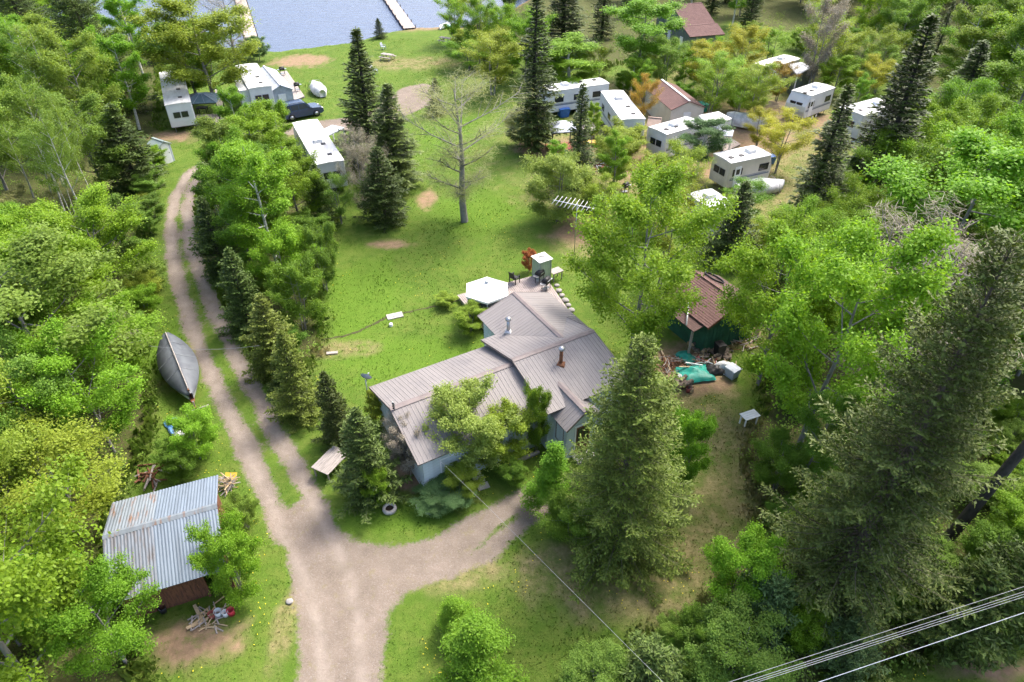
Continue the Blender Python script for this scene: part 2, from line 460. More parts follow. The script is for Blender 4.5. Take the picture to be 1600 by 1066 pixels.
def height(X, Y, lake, drive, track=None):
    z = (fbm(X,Y,.09,21)-.5)*.5 + (fbm(X,Y,.8,31)-.5)*.12
    near = np.clip(np.hypot(X+1, Y-27)/22-.35, 0, 1)
    z = z*(.15+.85*near)
    z = z - .05*drive
    z = np.where(lake > -4, z*np.clip(-lake/4, 0, 1)-.12*np.clip((lake+4)/4, 0, 1), z)
    return np.where(lake > 0, -.12-np.clip(lake*.25, 0, 1.6), z)

rows = np.concatenate([np.linspace(-90,4,14)[:-1], np.linspace(4,46,190)[:-1], np.geomspace(46,175,170)[:-1], np.geomspace(175,900,16)])
NC = 470
cols = np.linspace(-1, 1, NC)
cols = cols*(.62+.38*np.abs(cols)**3)
HALF = np.where(rows < 175, 34+np.abs(rows)*1.02, np.abs(rows)*1.9)
YY = np.repeat(rows[:,None], NC, 1); XX = cols[None,:]*HALF[:,None]/.8
drive_m, dirt_m, dry_m, lush_m, for_m, lake_m, beach_m, rut_m = masks(XX, YY)
ZZ = height(XX, YY, lake_m, drive_m)
dirt_m = np.maximum(dirt_m, beach_m)

def ground_z(x, y):
    X = np.array([float(x)]); Y = np.array([float(y)])
    m = masks(X, Y)
    return float(height(X, Y, m[5], m[0])[0])

def grid_mesh(name, sel, lift):
    """faces of the ground grid where sel is true"""
    R, Cn = XX.shape
    idx = np.arange(R*Cn).reshape(R, Cn)
    q = np.stack([idx[:-1,:-1], idx[:-1,1:], idx[1:,1:], idx[1:,:-1]], -1)[sel]
    used = np.unique(q); remap = np.zeros(R*Cn, np.int64); remap[used] = np.arange(len(used)); q = remap[q]
    me = bpy.data.meshes.new(name)
    co = np.stack([XX.ravel()[used], YY.ravel()[used], ZZ.ravel()[used]+lift], -1)
    me.vertices.add(len(co)); me.vertices.foreach_set("co", co.ravel())
    me.loops.add(q.size); me.loops.foreach_set("vertex_index", q.ravel().astype(np.int32))
    me.polygons.add(len(q)); me.polygons.foreach_set("loop_start", np.arange(0, q.size, 4, dtype=np.int32))
    me.update()
    me.polygons.foreach_set("use_smooth", np.ones(len(q), bool))
    for nm, arr in (("m_drive", drive_m), ("m_dirt", dirt_m), ("m_dry", dry_m), ("m_lush", lush_m), ("m_forest", for_m), ("m_rut", rut_m)):
        a = me.attributes.new(nm, 'FLOAT', 'POINT'); a.data.foreach_set("value", arr.ravel()[used].astype(np.float32))
    return me

def attr(nt, name):
    n = nt.nodes.new("ShaderNodeAttribute"); n.attribute_name = name; return n.outputs["Fac"]

def grass_colour(nt, pos, blade=False):
    c = mix_rgb(nt, ramp(nt, noise(nt, .23, 5, .6, pos), .36, .64), (.095,.165,.019), (.068,.125,.015))
    c = mix_rgb(nt, ramp(nt, noise(nt, 1.3, 5, .65, pos), .45, .7), c, (.125,.17,.03))
    c = mix_rgb(nt, math_n(nt, 'MULTIPLY', ramp(nt, noise(nt, 4.5, 7, .8, pos), .42, .7), .6), c, (.06,.108,.014))
    c = mix_rgb(nt, math_n(nt, 'MULTIPLY', ramp(nt, noise(nt, .6, 6, .7, pos, .8), .5, .66), .5), c, (.14,.175,.036))
    c = mix_rgb(nt, math_n(nt, 'MULTIPLY', attr(nt, "m_lush"), .7), c, (.092,.175,.016))
    dry = mix_rgb(nt, ramp(nt, noise(nt, 2.5, 5, .7, pos), .35, .65), (.26,.22,.105), (.13,.135,.045))
    f = math_n(nt, 'MULTIPLY', attr(nt, "m_dry"), ramp(nt, noise(nt, .9, 6, .7, pos), .3, .56))
    return mix_rgb(nt, f, c, dry)

def ground_material():
    m, nt, N, L = nodes_of('ground_soil_and_grass')
    b = N["Principled BSDF"]; b.inputs["Roughness"].default_value = .95; b.inputs["Specular IOR Level"].default_value = .15
    geo = N.new("ShaderNodeNewGeometry"); pos = geo.outputs["Position"]
    c = grass_colour(nt, pos)
    # leaf litter and soil under the trees
    lit = mix_rgb(nt, ramp(nt, noise(nt, 4, 6, .7, pos), .4, .65), (.085,.07,.035), (.06,.085,.02))
    c = mix_rgb(nt, math_n(nt, 'MULTIPLY', attr(nt, "m_forest"), .85), c, lit)
    soil = mix_rgb(nt, ramp(nt, noise(nt, 3, 6, .7, pos), .35, .7), (.30,.205,.13), (.19,.13,.08))
    fd = math_n(nt, 'MULTIPLY', attr(nt, "m_dirt"), ramp(nt, noise(nt, 2.2, 6, .7, pos), .22, .5))
    c = mix_rgb(nt, fd, c, soil)
    # gravel
    gr = mix_rgb(nt, ramp(nt, noise(nt, .8, 6, .65, pos), .35, .7), (.23,.188,.152), (.16,.13,.102))
    gr = mix_rgb(nt, math_n(nt, 'MULTIPLY', ramp(nt, noise(nt, 14, 4, .75, pos), .5, .72), .55), gr, (.36,.325,.29))
    gr = mix_rgb(nt, math_n(nt, 'MULTIPLY', ramp(nt, noise(nt, 7, 5, .75, pos), .56, .74), .6), gr, (.17,.135,.1))
    gr = mix_rgb(nt, math_n(nt, 'MULTIPLY', ramp(nt, noise(nt, 1.7, 5, .7, pos), .56, .7), .5), gr, (.19,.17,.06))
    gr = mix_rgb(nt, math_n(nt, 'MULTIPLY', attr(nt, "m_rut"), ramp(nt, noise(nt, 1.1, 4, .6, pos), .25, .6)), gr, (.285,.242,.202))
    gr = mix_rgb(nt, math_n(nt, 'MULTIPLY', ramp(nt, noise(nt, 22, 2, .9, pos), .66, .72), .7), gr, (.5,.46,.42))
    e = math_n(nt, 'ADD', attr(nt, "m_drive"), math_n(nt, 'MULTIPLY', math_n(nt, 'SUBTRACT', noise(nt, 5, 6, .75, pos), .5), 1.4))
    gr = mix_rgb(nt, math_n(nt, 'MULTIPLY', ramp(nt, noise(nt, .35, 6, .7, pos), .46, .66), .45), gr, (.15,.125,.1))
    c = mix_rgb(nt, ramp(nt, e, .25, .62), c, gr)
    L.new(c, b.inputs["Base Color"])
    bn = N.new("ShaderNodeBump"); bn.inputs["Strength"].default_value = .7; bn.inputs["Distance"].default_value = .06
    L.new(noise(nt, 9, 7, .75, pos), bn.inputs["Height"]); L.new(bn.outputs[0], b.inputs["Normal"])
    return m
GROUND_MAT = ground_material()

cellmax = lambda a: np.maximum(np.maximum(a[:-1,:-1], a[:-1,1:]), np.maximum(a[1:,1:], a[1:,:-1]))
dsel = (cellmax(drive_m) > .02)
gm = grid_mesh("ground", np.ones(dsel.shape, bool), 0.0); gm.materials.append(GROUND_MAT)
tag(link("ground", gm), kind="structure")
dm = grid_mesh("driveway", dsel & (cellmax(np.abs(YY)) < 62), 0.006); dm.materials.append(GROUND_MAT)
tag(link("driveway", dm), kind="structure")
cm_ = grid_mesh("camp_road", dsel & (cellmax(np.abs(YY)) >= 62), 0.006); cm_.materials.append(GROUND_MAT)
tag(link("camp_road", cm_), kind="structure")

# the drainage ditch across the lawn
def ribbon(name, pts, w, z, material):
    b = MB(); n = len(pts); rnd = random.Random(3)
    P = [Vector((*p, 0)) for p in pts]
    dense = []
    for i in range(n-1):
        for k in range(8): dense.append(P[i].lerp(P[i+1], k/8))
    dense.append(P[-1])
    ring = []
    for i, p in enumerate(dense):
        d = (dense[min(i+1, len(dense)-1)]-dense[max(i-1, 0)]).normalized(); s = Vector((-d.y, d.x, 0))
        w1, w2 = w*rnd.uniform(.25,1), w*rnd.uniform(.25,1)
        gz = ground_z(p.x, p.y)+z
        a, c = p+s*w1, p-s*w2
        ring.append(((a.x,a.y,gz),(p.x,p.y,gz-.003),(c.x,c.y,gz)))
    for i in range(len(ring)-1):
        for k in (0, 1): b.poly(ring[i][k], ring[i+1][k], ring[i+1][k+1], ring[i][k+1])
    return b.build(name, material, None, True)
tag(ribbon("ditch", G([(505,530),(535,526),(560,518),(585,506),(608,494),(640,487),(672,480),(700,474),(722,467)]), .13, .012,
           mat('wet_soil', (.055,.045,.025), .95, .5, 8, (.07,.09,.02))), kind="structure")

# lake
def water_material():
    m, nt, N, L = nodes_of('lake_water')
    b = N["Principled BSDF"]; b.inputs["Base Color"].default_value = (.085,.12,.19,1)
    b.inputs["Roughness"].default_value = .16; b.inputs["IOR"].default_value = 1.33; b.inputs["Specular IOR Level"].default_value = .7
    geo = N.new("ShaderNodeNewGeometry")
    mp = N.new("ShaderNodeMapping"); mp.inputs["Scale"].default_value = (.5, 1.5, 1); mp.inputs["Rotation"].default_value = (0,0,.35)
    L.new(geo.outputs["Position"], mp.inputs[0])
    f = math_n(nt, 'ADD', noise(nt, 1.1, 5, .6, mp.outputs[0], .5), math_n(nt, 'MULTIPLY', noise(nt, .15, 2, .5, mp.outputs[0]), .6))
    bn = N.new("ShaderNodeBump"); bn.inputs["Strength"].default_value = .55; bn.inputs["Distance"].default_value = .35
    L.new(f, bn.inputs["Height"]); L.new(bn.outputs[0], b.inputs["Normal"])
    return m
lk = MB()
lk.poly((-700,85,-.3),(60,85,-.3),(60,900,-.3),(-700,900,-.3))
tag(lk.build("lake", water_material()), kind="structure")

def gat(x, y):
    p = at(x, y); p.z = ground_z(p.x, p.y); return p

# ------------------------------------------------------------------ roofs of metal sheets, each sheet a part
_sheet = {}
def sheet_mesh(w, length, style):
    key = (round(w,3), round(length,3), style)
    if key in _sheet: return _sheet[key]
    xs = []
    if style == 'rib':
        n = max(1, round(w/.23)); p = w/n
        for k in range(n):
            o = k*p
            xs += [(o,0),(o+p*.36,0),(o+p*.43,.013),(o+p*.57,.013),(o+p*.64,0)]
        xs.append((w,0))
    else:
        n = max(1, round(w/.136)); p = w/n
        for k in range(n):
            for q in range(6): xs.append((k*p+q*p/6, .014*(1-math.cos(2*math.pi*q/6))))
        xs.append((w+.012, 0))
    b = MB(); m = len(xs)
    for y in (0, length):
        b.v += [(x, y, z) for x, z in xs]
    b.v += [(0,0,-.012),(w,0,-.012),(w,length,-.012),(0,length,-.012)]
    for i in range(m-1): b.f.append((i, i+1, m+i+1, m+i))
    b.f.append((2*m+3, 2*m+2, 2*m+1, 2*m))
    me = b.mesh("roof_sheet", M['roof_metal'], style != 'rib')
    _sheet[key] = me
    return me

def sheet_roof(parent, org, end, up_end, sheet_w, style, pick, name="roof_panel", rnd=None):
    """org->end is the eave, org->up_end the way up the slope"""
    org, end, up_end = Vector(org), Vector(end), Vector(up_end)
    ex = (end-org); W = ex.length; ex.normalize()
    ey = up_end-org; Ls = ey.length; ey.normalize()
    ez = ex.cross(ey)
    if ez.z < 0:
        org, ex = end, -ex; ez = ex.cross(ey)
    n = max(1, round(W/sheet_w)); w = W/n
    for k in range(n):
        me = sheet_mesh(w, Ls, style)
        o = link(name, me, parent)
        off = (rnd.uniform(0,.008) if rnd else .0015*(k % 2))
        p = org+ex*(k*w)+ez*(.02+off)
        o.matrix_local = Matrix(((ex.x,ey.x,ez.x,p.x),(ex.y,ey.y,ez.y,p.y),(ex.z,ey.z,ez.z,p.z),(0,0,0,1)))
        o.material_slots[0].link = 'OBJECT'; o.material_slots[0].material = pick(k, n)

def gable_walls(b, x0, x1, y0, y1, ze, zr, axis):
    """walls with gables; the ridge runs along axis"""
    if axis == 'x':
        ym = (y0+y1)/2
        prof = [(y0,0-.3),(y1,-.3),(y1,ze),(ym,zr),(y0,ze)]
        n = len(b.v)
        b.v += [(x0,y,z) for y,z in prof]+[(x1,y,z) for y,z in prof]
    else:
        xm = (x0+x1)/2
        prof = [(x0,-.3),(x1,-.3),(x1,ze),(xm,zr),(x0,ze)]
        n = len(b.v)
        b.v += [(x,y0,z) for x,z in prof]+[(x,y1,z) for x,z in prof]
    b.f += [tuple(range(n,n+5)), tuple(reversed(range(n+5,n+10)))]
    for i in range(5): b.f.append((n+i, n+5+i, n+5+(i+1)%5, n+(i+1)%5))
    return b

def window(parent, face, x, z, w, h, d=.04, mf=None):
    """window on a wall; face = (origin, along) in the thing's own space"""
    o, a = Vector(face[0]), Vector(face[1]).normalized()
    nrm = Vector((a.y, -a.x, 0))
    def P(s, t, q): return o+a*s+nrm*q+Vector((0,0,t))
    b = MB(); fw = .07
    for (s0,s1,t0,t1) in ((x,x+w,z,z+fw),(x,x+w,z+h-fw,z+h),(x,x+fw,z+fw,z+h-fw),(x+w-fw,x+w,z+fw,z+h-fw)):
        pts = [P(s0,t0,d),P(s1,t0,d),P(s1,t1,d),P(s0,t1,d)]; pb = [P(s0,t0,-.02),P(s1,t0,-.02),P(s1,t1,-.02),P(s0,t1,-.02)]
        b.poly(*pts)
        for i in range(4): b.poly(pts[i], pb[i], pb[(i+1)%4], pts[(i+1)%4])
    wo = b.build("window", mf or M['white'], parent)
    g = MB(); g.poly(P(x+fw,z+fw,.012),P(x+w-fw,z+fw,.012),P(x+w-fw,z+h-fw,.012),P(x+fw,z+h-fw,.012))
    g.build("pane", M['glass'], wo)
    m = MB(); m.poly(P(x+w/2-.02,z+fw,.02),P(x+w/2+.02,z+fw,.02),P(x+w/2+.02,z+h-fw,.02),P(x+w/2-.02,z+h-fw,.02))
    m.build("mullion", mf or M['white'], wo)
    return wo

def siding(parent, p, q, z0, z1, material, step=.2, name="siding_board", out=.012):
    """lapped boards on a wall from p to q (outside to the right of p->q)"""
    p, q = Vector((*p,0)), Vector((*q,0)); a = (q-p).normalized(); nrm = Vector((a.y,-a.x,0))
    L_ = (q-p).length; n = int((z1-z0)/step)
    b = MB()
    b.v += [(0,0,0),(L_,0,0),(L_,-.028,0),(0,-.028,0),(0,-.004,step+.01),(L_,-.004,step+.01)]
    b.f += [(3,2,5,4),(0,1,2,3),(0,3,4),(1,5,2)]
    me = b.mesh(name, material)
    rz = math.atan2(a.y, a.x)
    for k in range(n):
        o = link(name, me, parent); o.location = p+nrm*out+Vector((0,0,z0+k*step)); o.rotation_euler = (0,0,rz)

# ------------------------------------------------------------------ the cottage
HO = at(650,729,2.6); HRZ = math.radians(30.28)
house = thing("cottage", "L-shaped cottage with ribbed grey-brown metal roofs and pale blue walls", "house", (HO.x, HO.y, 0), HRZ)
def HW(u, v, z=0.0):
    return Vector((HO.x+u*math.cos(HRZ)-v*math.sin(HRZ), HO.y+u*math.sin(HRZ)+v*math.cos(HRZ), z))
w = MB(); gable_walls(w, .45, 7.5, .35, 6.15, 2.52, 3.45, 'x'); w.build("wall", M['wall_pale'], house)
w = MB(); gable_walls(w, 7.35, 12.15, -.15, 6.35, 2.86, 3.78, 'x'); w.build("wall", M['wall_pale'], house)
w = MB(); gable_walls(w, 8.35, 12.95, 5.5, 8.65, 2.88, 3.66, 'y'); w.build("wall", M['wall_pale'], house)
w = MB(); gable_walls(w, 7.78, 9.62, -1.3, 0.2, 2.42, 3.2, 'y'); w.build("wall", M['wall_pale'], house)
siding(house, (.45,6.15), (.45,.35), .1, 2.5, M['wall_pale'])
siding(house, (.45,.35), (7.35,.35), .1, 2.5, M['wall_pale'])
siding(house, (7.78,-1.3), (9.62,-1.3), .1, 2.4, M['wall_pale'])
siding(house, (7.78,-.15), (7.78,-1.3), .1, 2.4, M['wall_pale'])
siding(house, (9.62,-.15), (12.15,-.15), .1, 2.8, M['wall_pale'])
siding(house, (8.35,8.65), (8.35,6.35), .1, 2.8, M['wall_pale'])
pick_m = lambda k, n: M['roof_metal']
def roof_part(name="roof"):
    o = bpy.data.objects.new(name, None); COL.objects.link(o); o.parent = house; o.empty_display_size = .1; return o
def gable_roof_x(x0, x1, y0, ym, y1, ze0, zr, ze1):
    u = MB()                                                 # boarding under the sheets
    u.slab([(x0+.02,y0+.02,ze0-.012),(x1-.02,y0+.02,ze0-.012),(x1-.02,ym,zr-.012),(x0+.02,ym,zr-.012)], .1)
    u.slab([(x0+.02,ym,zr-.014),(x1-.02,ym,zr-.014),(x1-.02,y1-.02,ze1-.014),(x0+.02,y1-.02,ze1-.014)], .1)
    r = u.build("roof", M['roof_trim'], house)
    sheet_roof(r, (x0,y0,ze0), (x1,y0,ze0), (x0,ym,zr), .92, 'rib', pick_m)
    sheet_roof(r, (x0,y1,ze1), (x1,y1,ze1), (x0,ym,zr), .92, 'rib', pick_m)
    c = MB(); c.slab([(x0-.01,ym-.17,zr+.012),(x1+.01,ym-.17,zr+.012),(x1+.01,ym,zr+.062),(x0-.01,ym,zr+.062)], .02)
    c.slab([(x0-.01,ym,zr+.06),(x1+.01,ym,zr+.06),(x1+.01,ym+.17,zr+.012),(x0-.01,ym+.17,zr+.012)], .02)
    c.build("ridge_cap", M['roof_trim'], r)
    for xx, s in ((x0-.012,-1), (x1+.012,1)):
        e = MB()
        for (ya,za,yb,zb) in ((y0,ze0,ym,zr),(ym,zr,y1,ze1)):
            e.bar((xx,ya,za-.02),(xx,yb,zb-.02),.024,.13,(0,0,1))
        e.build("rake_trim", M['roof_trim'], r)
    return r
def gable_roof_y(x0, x1, y0, y1, ze, zr):
    xm = (x0+x1)/2; u = MB()
    u.slab([(x0+.02,y0+.02,ze-.012),(xm,y0+.02,zr-.012),(xm,y1-.02,zr-.012),(x0+.02,y1-.02,ze-.012)], .1)
    u.slab([(xm,y0+.02,zr-.014),(x1-.02,y0+.02,ze-.014),(x1-.02,y1-.02,ze-.014),(xm,y1-.02,zr-.014)], .1)
    r = u.build("roof", M['roof_trim'], house)
    sheet_roof(r, (x0,y0,ze), (x0,y1,ze), (xm,y0,zr), .92, 'rib', pick_m)
    sheet_roof(r, (x1,y0,ze), (x1,y1,ze), (xm,y0,zr), .92, 'rib', pick_m)
    c = MB(); c.slab([(xm-.17,y0-.01,zr+.012),(xm-.17,y1+.01,zr+.012),(xm,y1+.01,zr+.062),(xm,y0-.01,zr+.062)], .02)
    c.slab([(xm,y0-.01,zr+.06),(xm,y1+.01,zr+.06),(xm+.17,y1+.01,zr+.012),(xm+.17,y0-.01,zr+.012)], .02)
    c.build("ridge_cap", M['roof_trim'], r)
    for yy in (y0-.012, y1+.012):
        e = MB(); e.bar((x0,yy,ze-.02),(xm,yy,zr-.02),.024,.13,(0,0,1)); e.bar((xm,yy,zr-.02),(x1,yy,ze-.02),.024,.13,(0,0,1))
        e.build("rake_trim", M['roof_trim'], r)
    return r
gable_roof_x(.12, 7.35, 0, 3.22, 6.5, 2.6, 3.66, 2.6)
gable_roof_x(7.12, 12.45, -.5, 3.12, 6.72, 2.98, 3.99, 2.98)
gable_roof_y(8.06, 13.22, 3.5, 8.92, 2.99, 3.86)
gable_roof_y(7.52, 9.86, -1.62, 1.4, 2.48, 3.36)
def stove_pipe(x, y, z, h, m, cap, lbl):
    o = MB().tube([(x,y,z-.3),(x,y,z+h)], .1, 12).build("chimney", m, house, True); o["label"] = lbl
    MB().lathe([(.1,h-.02),(.17,h+.0),(.19,h+.06),(.17,h+.12),(.05,h+.2),(0,h+.21)], 12, (x,y,z)).build("chimney_cap", cap, o, True)
    MB().lathe([(.34,-.02),(.3,.06),(.12,.14),(.1,.2)], 4, (x,y,z)).build("flashing", m, o)
    g = MB(); g.bar((x-.02,y,z+h*.6),(x-.3,y+.5,z-.02),.02); g.build("brace", M['steel'], o)
stove_pipe(8.75, 6.35, 3.2, .85, M['steel'], M['steel'], "bright steel stove pipe on the rear roof slope")
stove_pipe(9.45, 1.9, 3.62, 1.0, M['rust'], M['steel'], "rusty brown stove pipe on the main roof")
window(house, ((.45,6.15,0),(0,-1,0)), 1.2, .9, 1.1, 1.1)
window(house, ((.45,6.15,0),(0,-1,0)), 3.7, .9, 1.1, 1.1)
for x_, w_ in ((.9,1.2),(3.3,1.1),(5.2,1.3)): window(house, ((.45,.35,0),(1,0,0)), x_, .9, w_, 1.1)
window(house, ((7.78,-.15,0),(0,-1,0)), .2, .9, .75, 1.2, mf=M['roof_trim'])
window(house, ((9.62,-.15,0),(1,0,0)), .7, 1.0, 1.2, 1.1)
window(house, ((8.35,8.65,0),(0,-1,0)), .6, .9, 1.1, 1.2)
d = MB().box(8.35, 9.2, -1.375, -1.31, .12, 2.12).build("door", M['wood_red'], house)
g = MB(); g.box(8.43,8.74,-1.392,-1.377,1.0,2.0); g.box(8.8,9.12,-1.392,-1.377,1.0,2.0); g.build("pane", M['glass'], d)
MB().tube([(8.44,-1.43,1.0),(8.44,-1.375,1.0)], .03, 8).build("handle", M['steel'], d)
dt = MB(); dt.box(8.26,8.35,-1.37,-1.31,.1,2.22); dt.box(9.2,9.29,-1.37,-1.31,.1,2.22); dt.box(8.35,9.2,-1.37,-1.31,2.12,2.22)
dt.build("door_frame", M['white'], house)
MB().box(8.2,9.4,-1.95,-1.32,0,.12).build("door_step", M['concrete'], house)
# meter mast with insulators at the gable, wires come in here
ms = MB(); ms.tube([(.3,3.05,2.6),(.3,3.05,4.1),(.22,3.05,4.22)], .03, 8)
mo = ms.build("service_mast", M['steel'], house, True)
ins = MB()
for z_ in (3.75,3.9,4.05): ins.lathe([(.02,0),(.05,.02),(.05,.07),(.02,.09)], 8, (.24,3.05,z_))
ins.build("insulator", M['black'], mo, True)

# satellite dish at the back left corner
sd = thing("satellite_dish", "small grey satellite dish on a post at the cottage's left roof corner", "satellite dish", HW(.05,6.75,0), HRZ+2.4)
MB().tube([(0,0,-.2),(0,0,3.0)], .03, 8).build("post", M['steel'], sd, True)
b = MB(); pr = [(0,0),(.12,.015),(.24,.06),(.32,.12)]
b.lathe([(max(r,.001),z) for r,z in pr], 18)
do = b.build("dish", M['canopy_grey'], sd, True); do.location = (0,-.06,3.05); do.rotation_euler = (math.radians(65),0,0)
ar = MB(); ar.bar((0,-.08,2.82),(0,-.46,3.0),.025); ar.box(-.04,.04,-.52,-.44,2.98,3.07); ar.build("feed_arm", M['steel'], sd)

# ------------------------------------------------------------------ deck behind the cottage
DK = [at(714,461,.35), at(849,427,.35), at(893,491,.35), at(770,528,.35)]
deck = thing("deck", "weathered grey plank deck behind the cottage under the white gazebo", "deck", (DK[0].x, DK[0].y, 0), 0)
dk = [(p-Vector((DK[0].x,DK[0].y,0))) for p in DK]
fr = MB(); fr.slab([(p.x,p.y,.3) for p in dk], .22); fr.build("deck_frame", M['wood_grey'], deck)
axu = (dk[1]-dk[0]); nb = 46
lo, hi = dk[0], dk[1]; lo2, hi2 = dk[3], dk[2]
for k in range(nb):
    t0, t1 = k/nb+.001, (k+.92)/nb
    a, b_, c, d_ = lo.lerp(hi,t0), lo.lerp(hi,t1), lo2.lerp(hi2,t1), lo2.lerp(hi2,t0)
    z_ = .345+random.uniform(-.004,.004)
    MB().slab([(p.x,p.y,z_) for p in (a,b_,c,d_)], .035).build("plank", M['wood_deck'], deck)

# gazebo, six-sided
gz = at(761,453,2.05)
gazebo = thing("canopy_gazebo", "white six-sided canopy gazebo with dark screen walls on the deck", "gazebo", (gz.x, gz.y, .36), math.radians(30+2))
R_ = 1.6
hexp = [(R_*math.cos(math.radians(60*k)), R_*math.sin(math.radians(60*k))) for k in range(6)]
for k, (x, y) in enumerate(hexp):
    MB().tube([(x*.93,y*.93,0),(x*.93,y*.93,1.72)], .03, 8).build("post", M['steel'], gazebo, True)
    x2, y2 = hexp[(k+1)%6]
    b = MB(); n_ = 8
    for i in range(n_):
        f0, f1 = i/n_, (i+1)/n_
        s0 = .92+.025*math.sin(i*2.4+k); s1 = .92+.025*math.sin((i+1)*2.4+k)
        b.slab([((x+(x2-x)*f0)*s0,(y+(y2-y)*f0)*s0,.03),((x+(x2-x)*f1)*s1,(y+(y2-y)*f1)*s1,.03),((x+(x2-x)*f1)*.925,(y+(y2-y)*f1)*.925,1.7),((x+(x2-x)*f0)*.925,(y+(y2-y)*f0)*.925,1.7)], .012)
    b.build("screen_wall", M['mesh_dark'], gazebo)
b = MB(); nr = 6
for k in range(6):
    (x, y), (x2, y2) = hexp[k], hexp[(k+1)%6]
    for i in range(nr):
        for j in range(4):
            def P(fr_, fa):
                rr = 1-fr_; X, Y = (x+(x2-x)*fa)*rr, (y+(y2-y)*fa)*rr
                return (X, Y, 1.72+.62*(fr_**1.12)-.05*math.sin(fa*math.pi)*(1-fr_))
            b.poly(P(i/nr,j/4),P(i/nr,(j+1)/4),P((i+1)/nr,(j+1)/4),P((i+1)/nr,j/4))
    b.poly((x,y,1.58),(x2,y2,1.58),(x2,y2,1.72),(x,y,1.72))
b.build("canopy", M['canvas_white'], gazebo)
b = MB(); b.lathe([(.1,2.31),(.16,2.33),(.02,2.42)], 8); b.build("finial", M['canvas_white'], gazebo, True)

# galvanised smoker cabinet
cb = at(846,433,.36)
cab = thing("metal_cabinet", "tall ribbed galvanised metal cabinet at the deck's far corner", "cabinet", (cb.x, cb.y, .36), math.radians(32))
b = MB(); s_ = .52; npl = 7; ring = []
for (ax,ay,bx,by) in ((-s_,-s_,s_,-s_),(s_,-s_,s_,s_),(s_,s_,-s_,s_),(-s_,s_,-s_,-s_)):
    for i in range(npl*2):
        f = i/(npl*2); o_ = .0 if i % 2 else -.025
        X, Y = ax+(bx-ax)*f, ay+(by-ay)*f
        ring.append((X*(1+o_), Y*(1+o_)))
n0 = len(ring)
b.v += [(x,y,0) for x,y in ring]+[(x,y,1.62) for x,y in ring]
for i in range(n0): b.f.append((i,(i+1)%n0,n0+(i+1)%n0,n0+i))
b.build("cabinet_body", M['galv'], cab)
MB().slab([(-.58,-.58,1.66),(.58,-.58,1.66),(.58,.58,1.66),(-.58,.58,1.66)], .045).build("lid", M['trailer_roof'], cab)
b = MB(); b.tube([(-.2,.15,1.67),(-.1,.05,1.74),(.05,.0,1.76),(.2,.05,1.7)], .035, 6); b.build("lid_hose", M['black'], cab, True)
b = MB(); b.box(-.45,-.43,-.565,-.535,.2,1.5); b.box(.4,.43,-.565,-.535,.2,1.5); b.build("door_strap", M['steel'], cab)

def barbecue(name, label, x, y, rz, m=M['black'], z=.36):
    p = at(x, y, z); t = thing(name, label, "barbecue", (p.x,p.y,z), rz)
    b = MB(); b.prism([(-.32,.62),(.32,.62),(.3,.8),(-.3,.8)], -.24, .24); b.build("firebox", m, t)
    b = MB(); b.tube([(-.3,0,.82),(.3,0,.82)], .21, 14); b.build("lid", m, t, True)
    b = MB(); b.bar((-.2,-.25,.86),(.2,-.25,.86),.025); b.build("handle", M['steel'], t)
    for sx in (-1,1):
        MB().box(sx*.46-.12,sx*.46+.12,-.2,.2,.7,.73).build("side_shelf", M['steel'], t)
        for sy in (-1,1): MB().bar((sx*.27,sy*.18,0),(sx*.27,sy*.18,.62),.035).build("leg", M['black'], t)
    MB().box(-.25,.25,-.17,.17,.16,.19).build("bottom_shelf", M['steel'], t)
    return t
barbecue("barbecue", "black barbecue grill nearest the galvanised cabinet on the deck", 843, 441, .9)
barbecue("barbecue", "black barbecue grill on the deck beside the cottage's rear roof", 853, 453, 1.0)
def simple_table(name, label, x, y, rz, w, d_, h, m, z=0.0, cat="table"):
    p = at(x, y, z); t = thing(name, label, cat, (p.x,p.y,z if z else ground_z(p.x,p.y)), rz)
    nb_ = max(2, round(d_/.15))
    for k in range(nb_):
        y0 = -d_/2+k*d_/nb_
        MB().box(-w/2,w/2,y0+.005,y0+d_/nb_-.005,h-.035,h).build("top_board", m, t)
    fr = MB(); fr.box(-w/2+.06,w/2-.06,-d_/2+.05,d_/2-.05,h-.1,h-.036); fr.build("apron", m, t)
    for sx in (-1,1):
        for sy in (-1,1): MB().box(sx*(w/2-.1)-.03,sx*(w/2-.1)+.03,sy*(d_/2-.1)-.03,sy*(d_/2-.1)+.03,-.05,h-.1).build("leg", m, t)
    return t
simple_table("work_table", "pale wooden table right of the galvanised cabinet", 868, 436, .6, .95, .7, .75, M['wood_grey'])
def chair(name, label, x, y, rz, m, z=0.0, group=None):
    p = at(x, y, z); t = thing(name, label, "chair", (p.x,p.y,z if z else ground_z(p.x,p.y)), rz, group)
    MB().box(-.25,.25,-.24,.24,.38,.42).build("seat", m, t)
    b = MB(); b.slab([(-.25,.22,.45),(.25,.22,.45),(.25,.36,.95),(-.25,.36,.95)], .035); b.build("backrest", m, t)
    for sx in (-1,1):
        MB().box(sx*.29-.03,sx*.29+.03,-.24,.26,.58,.62).build("armrest", m, t)
        for sy in (-1,1): MB().box(sx*.29-.025,sx*.29+.025,sy*.22-.025,sy*.22+.025,-.03,.58).build("leg", m, t)
    return t
chair("deck_chair", "dark folding chair at the deck edge beside the gazebo", 804, 441, 2.4, M['black'], .36)
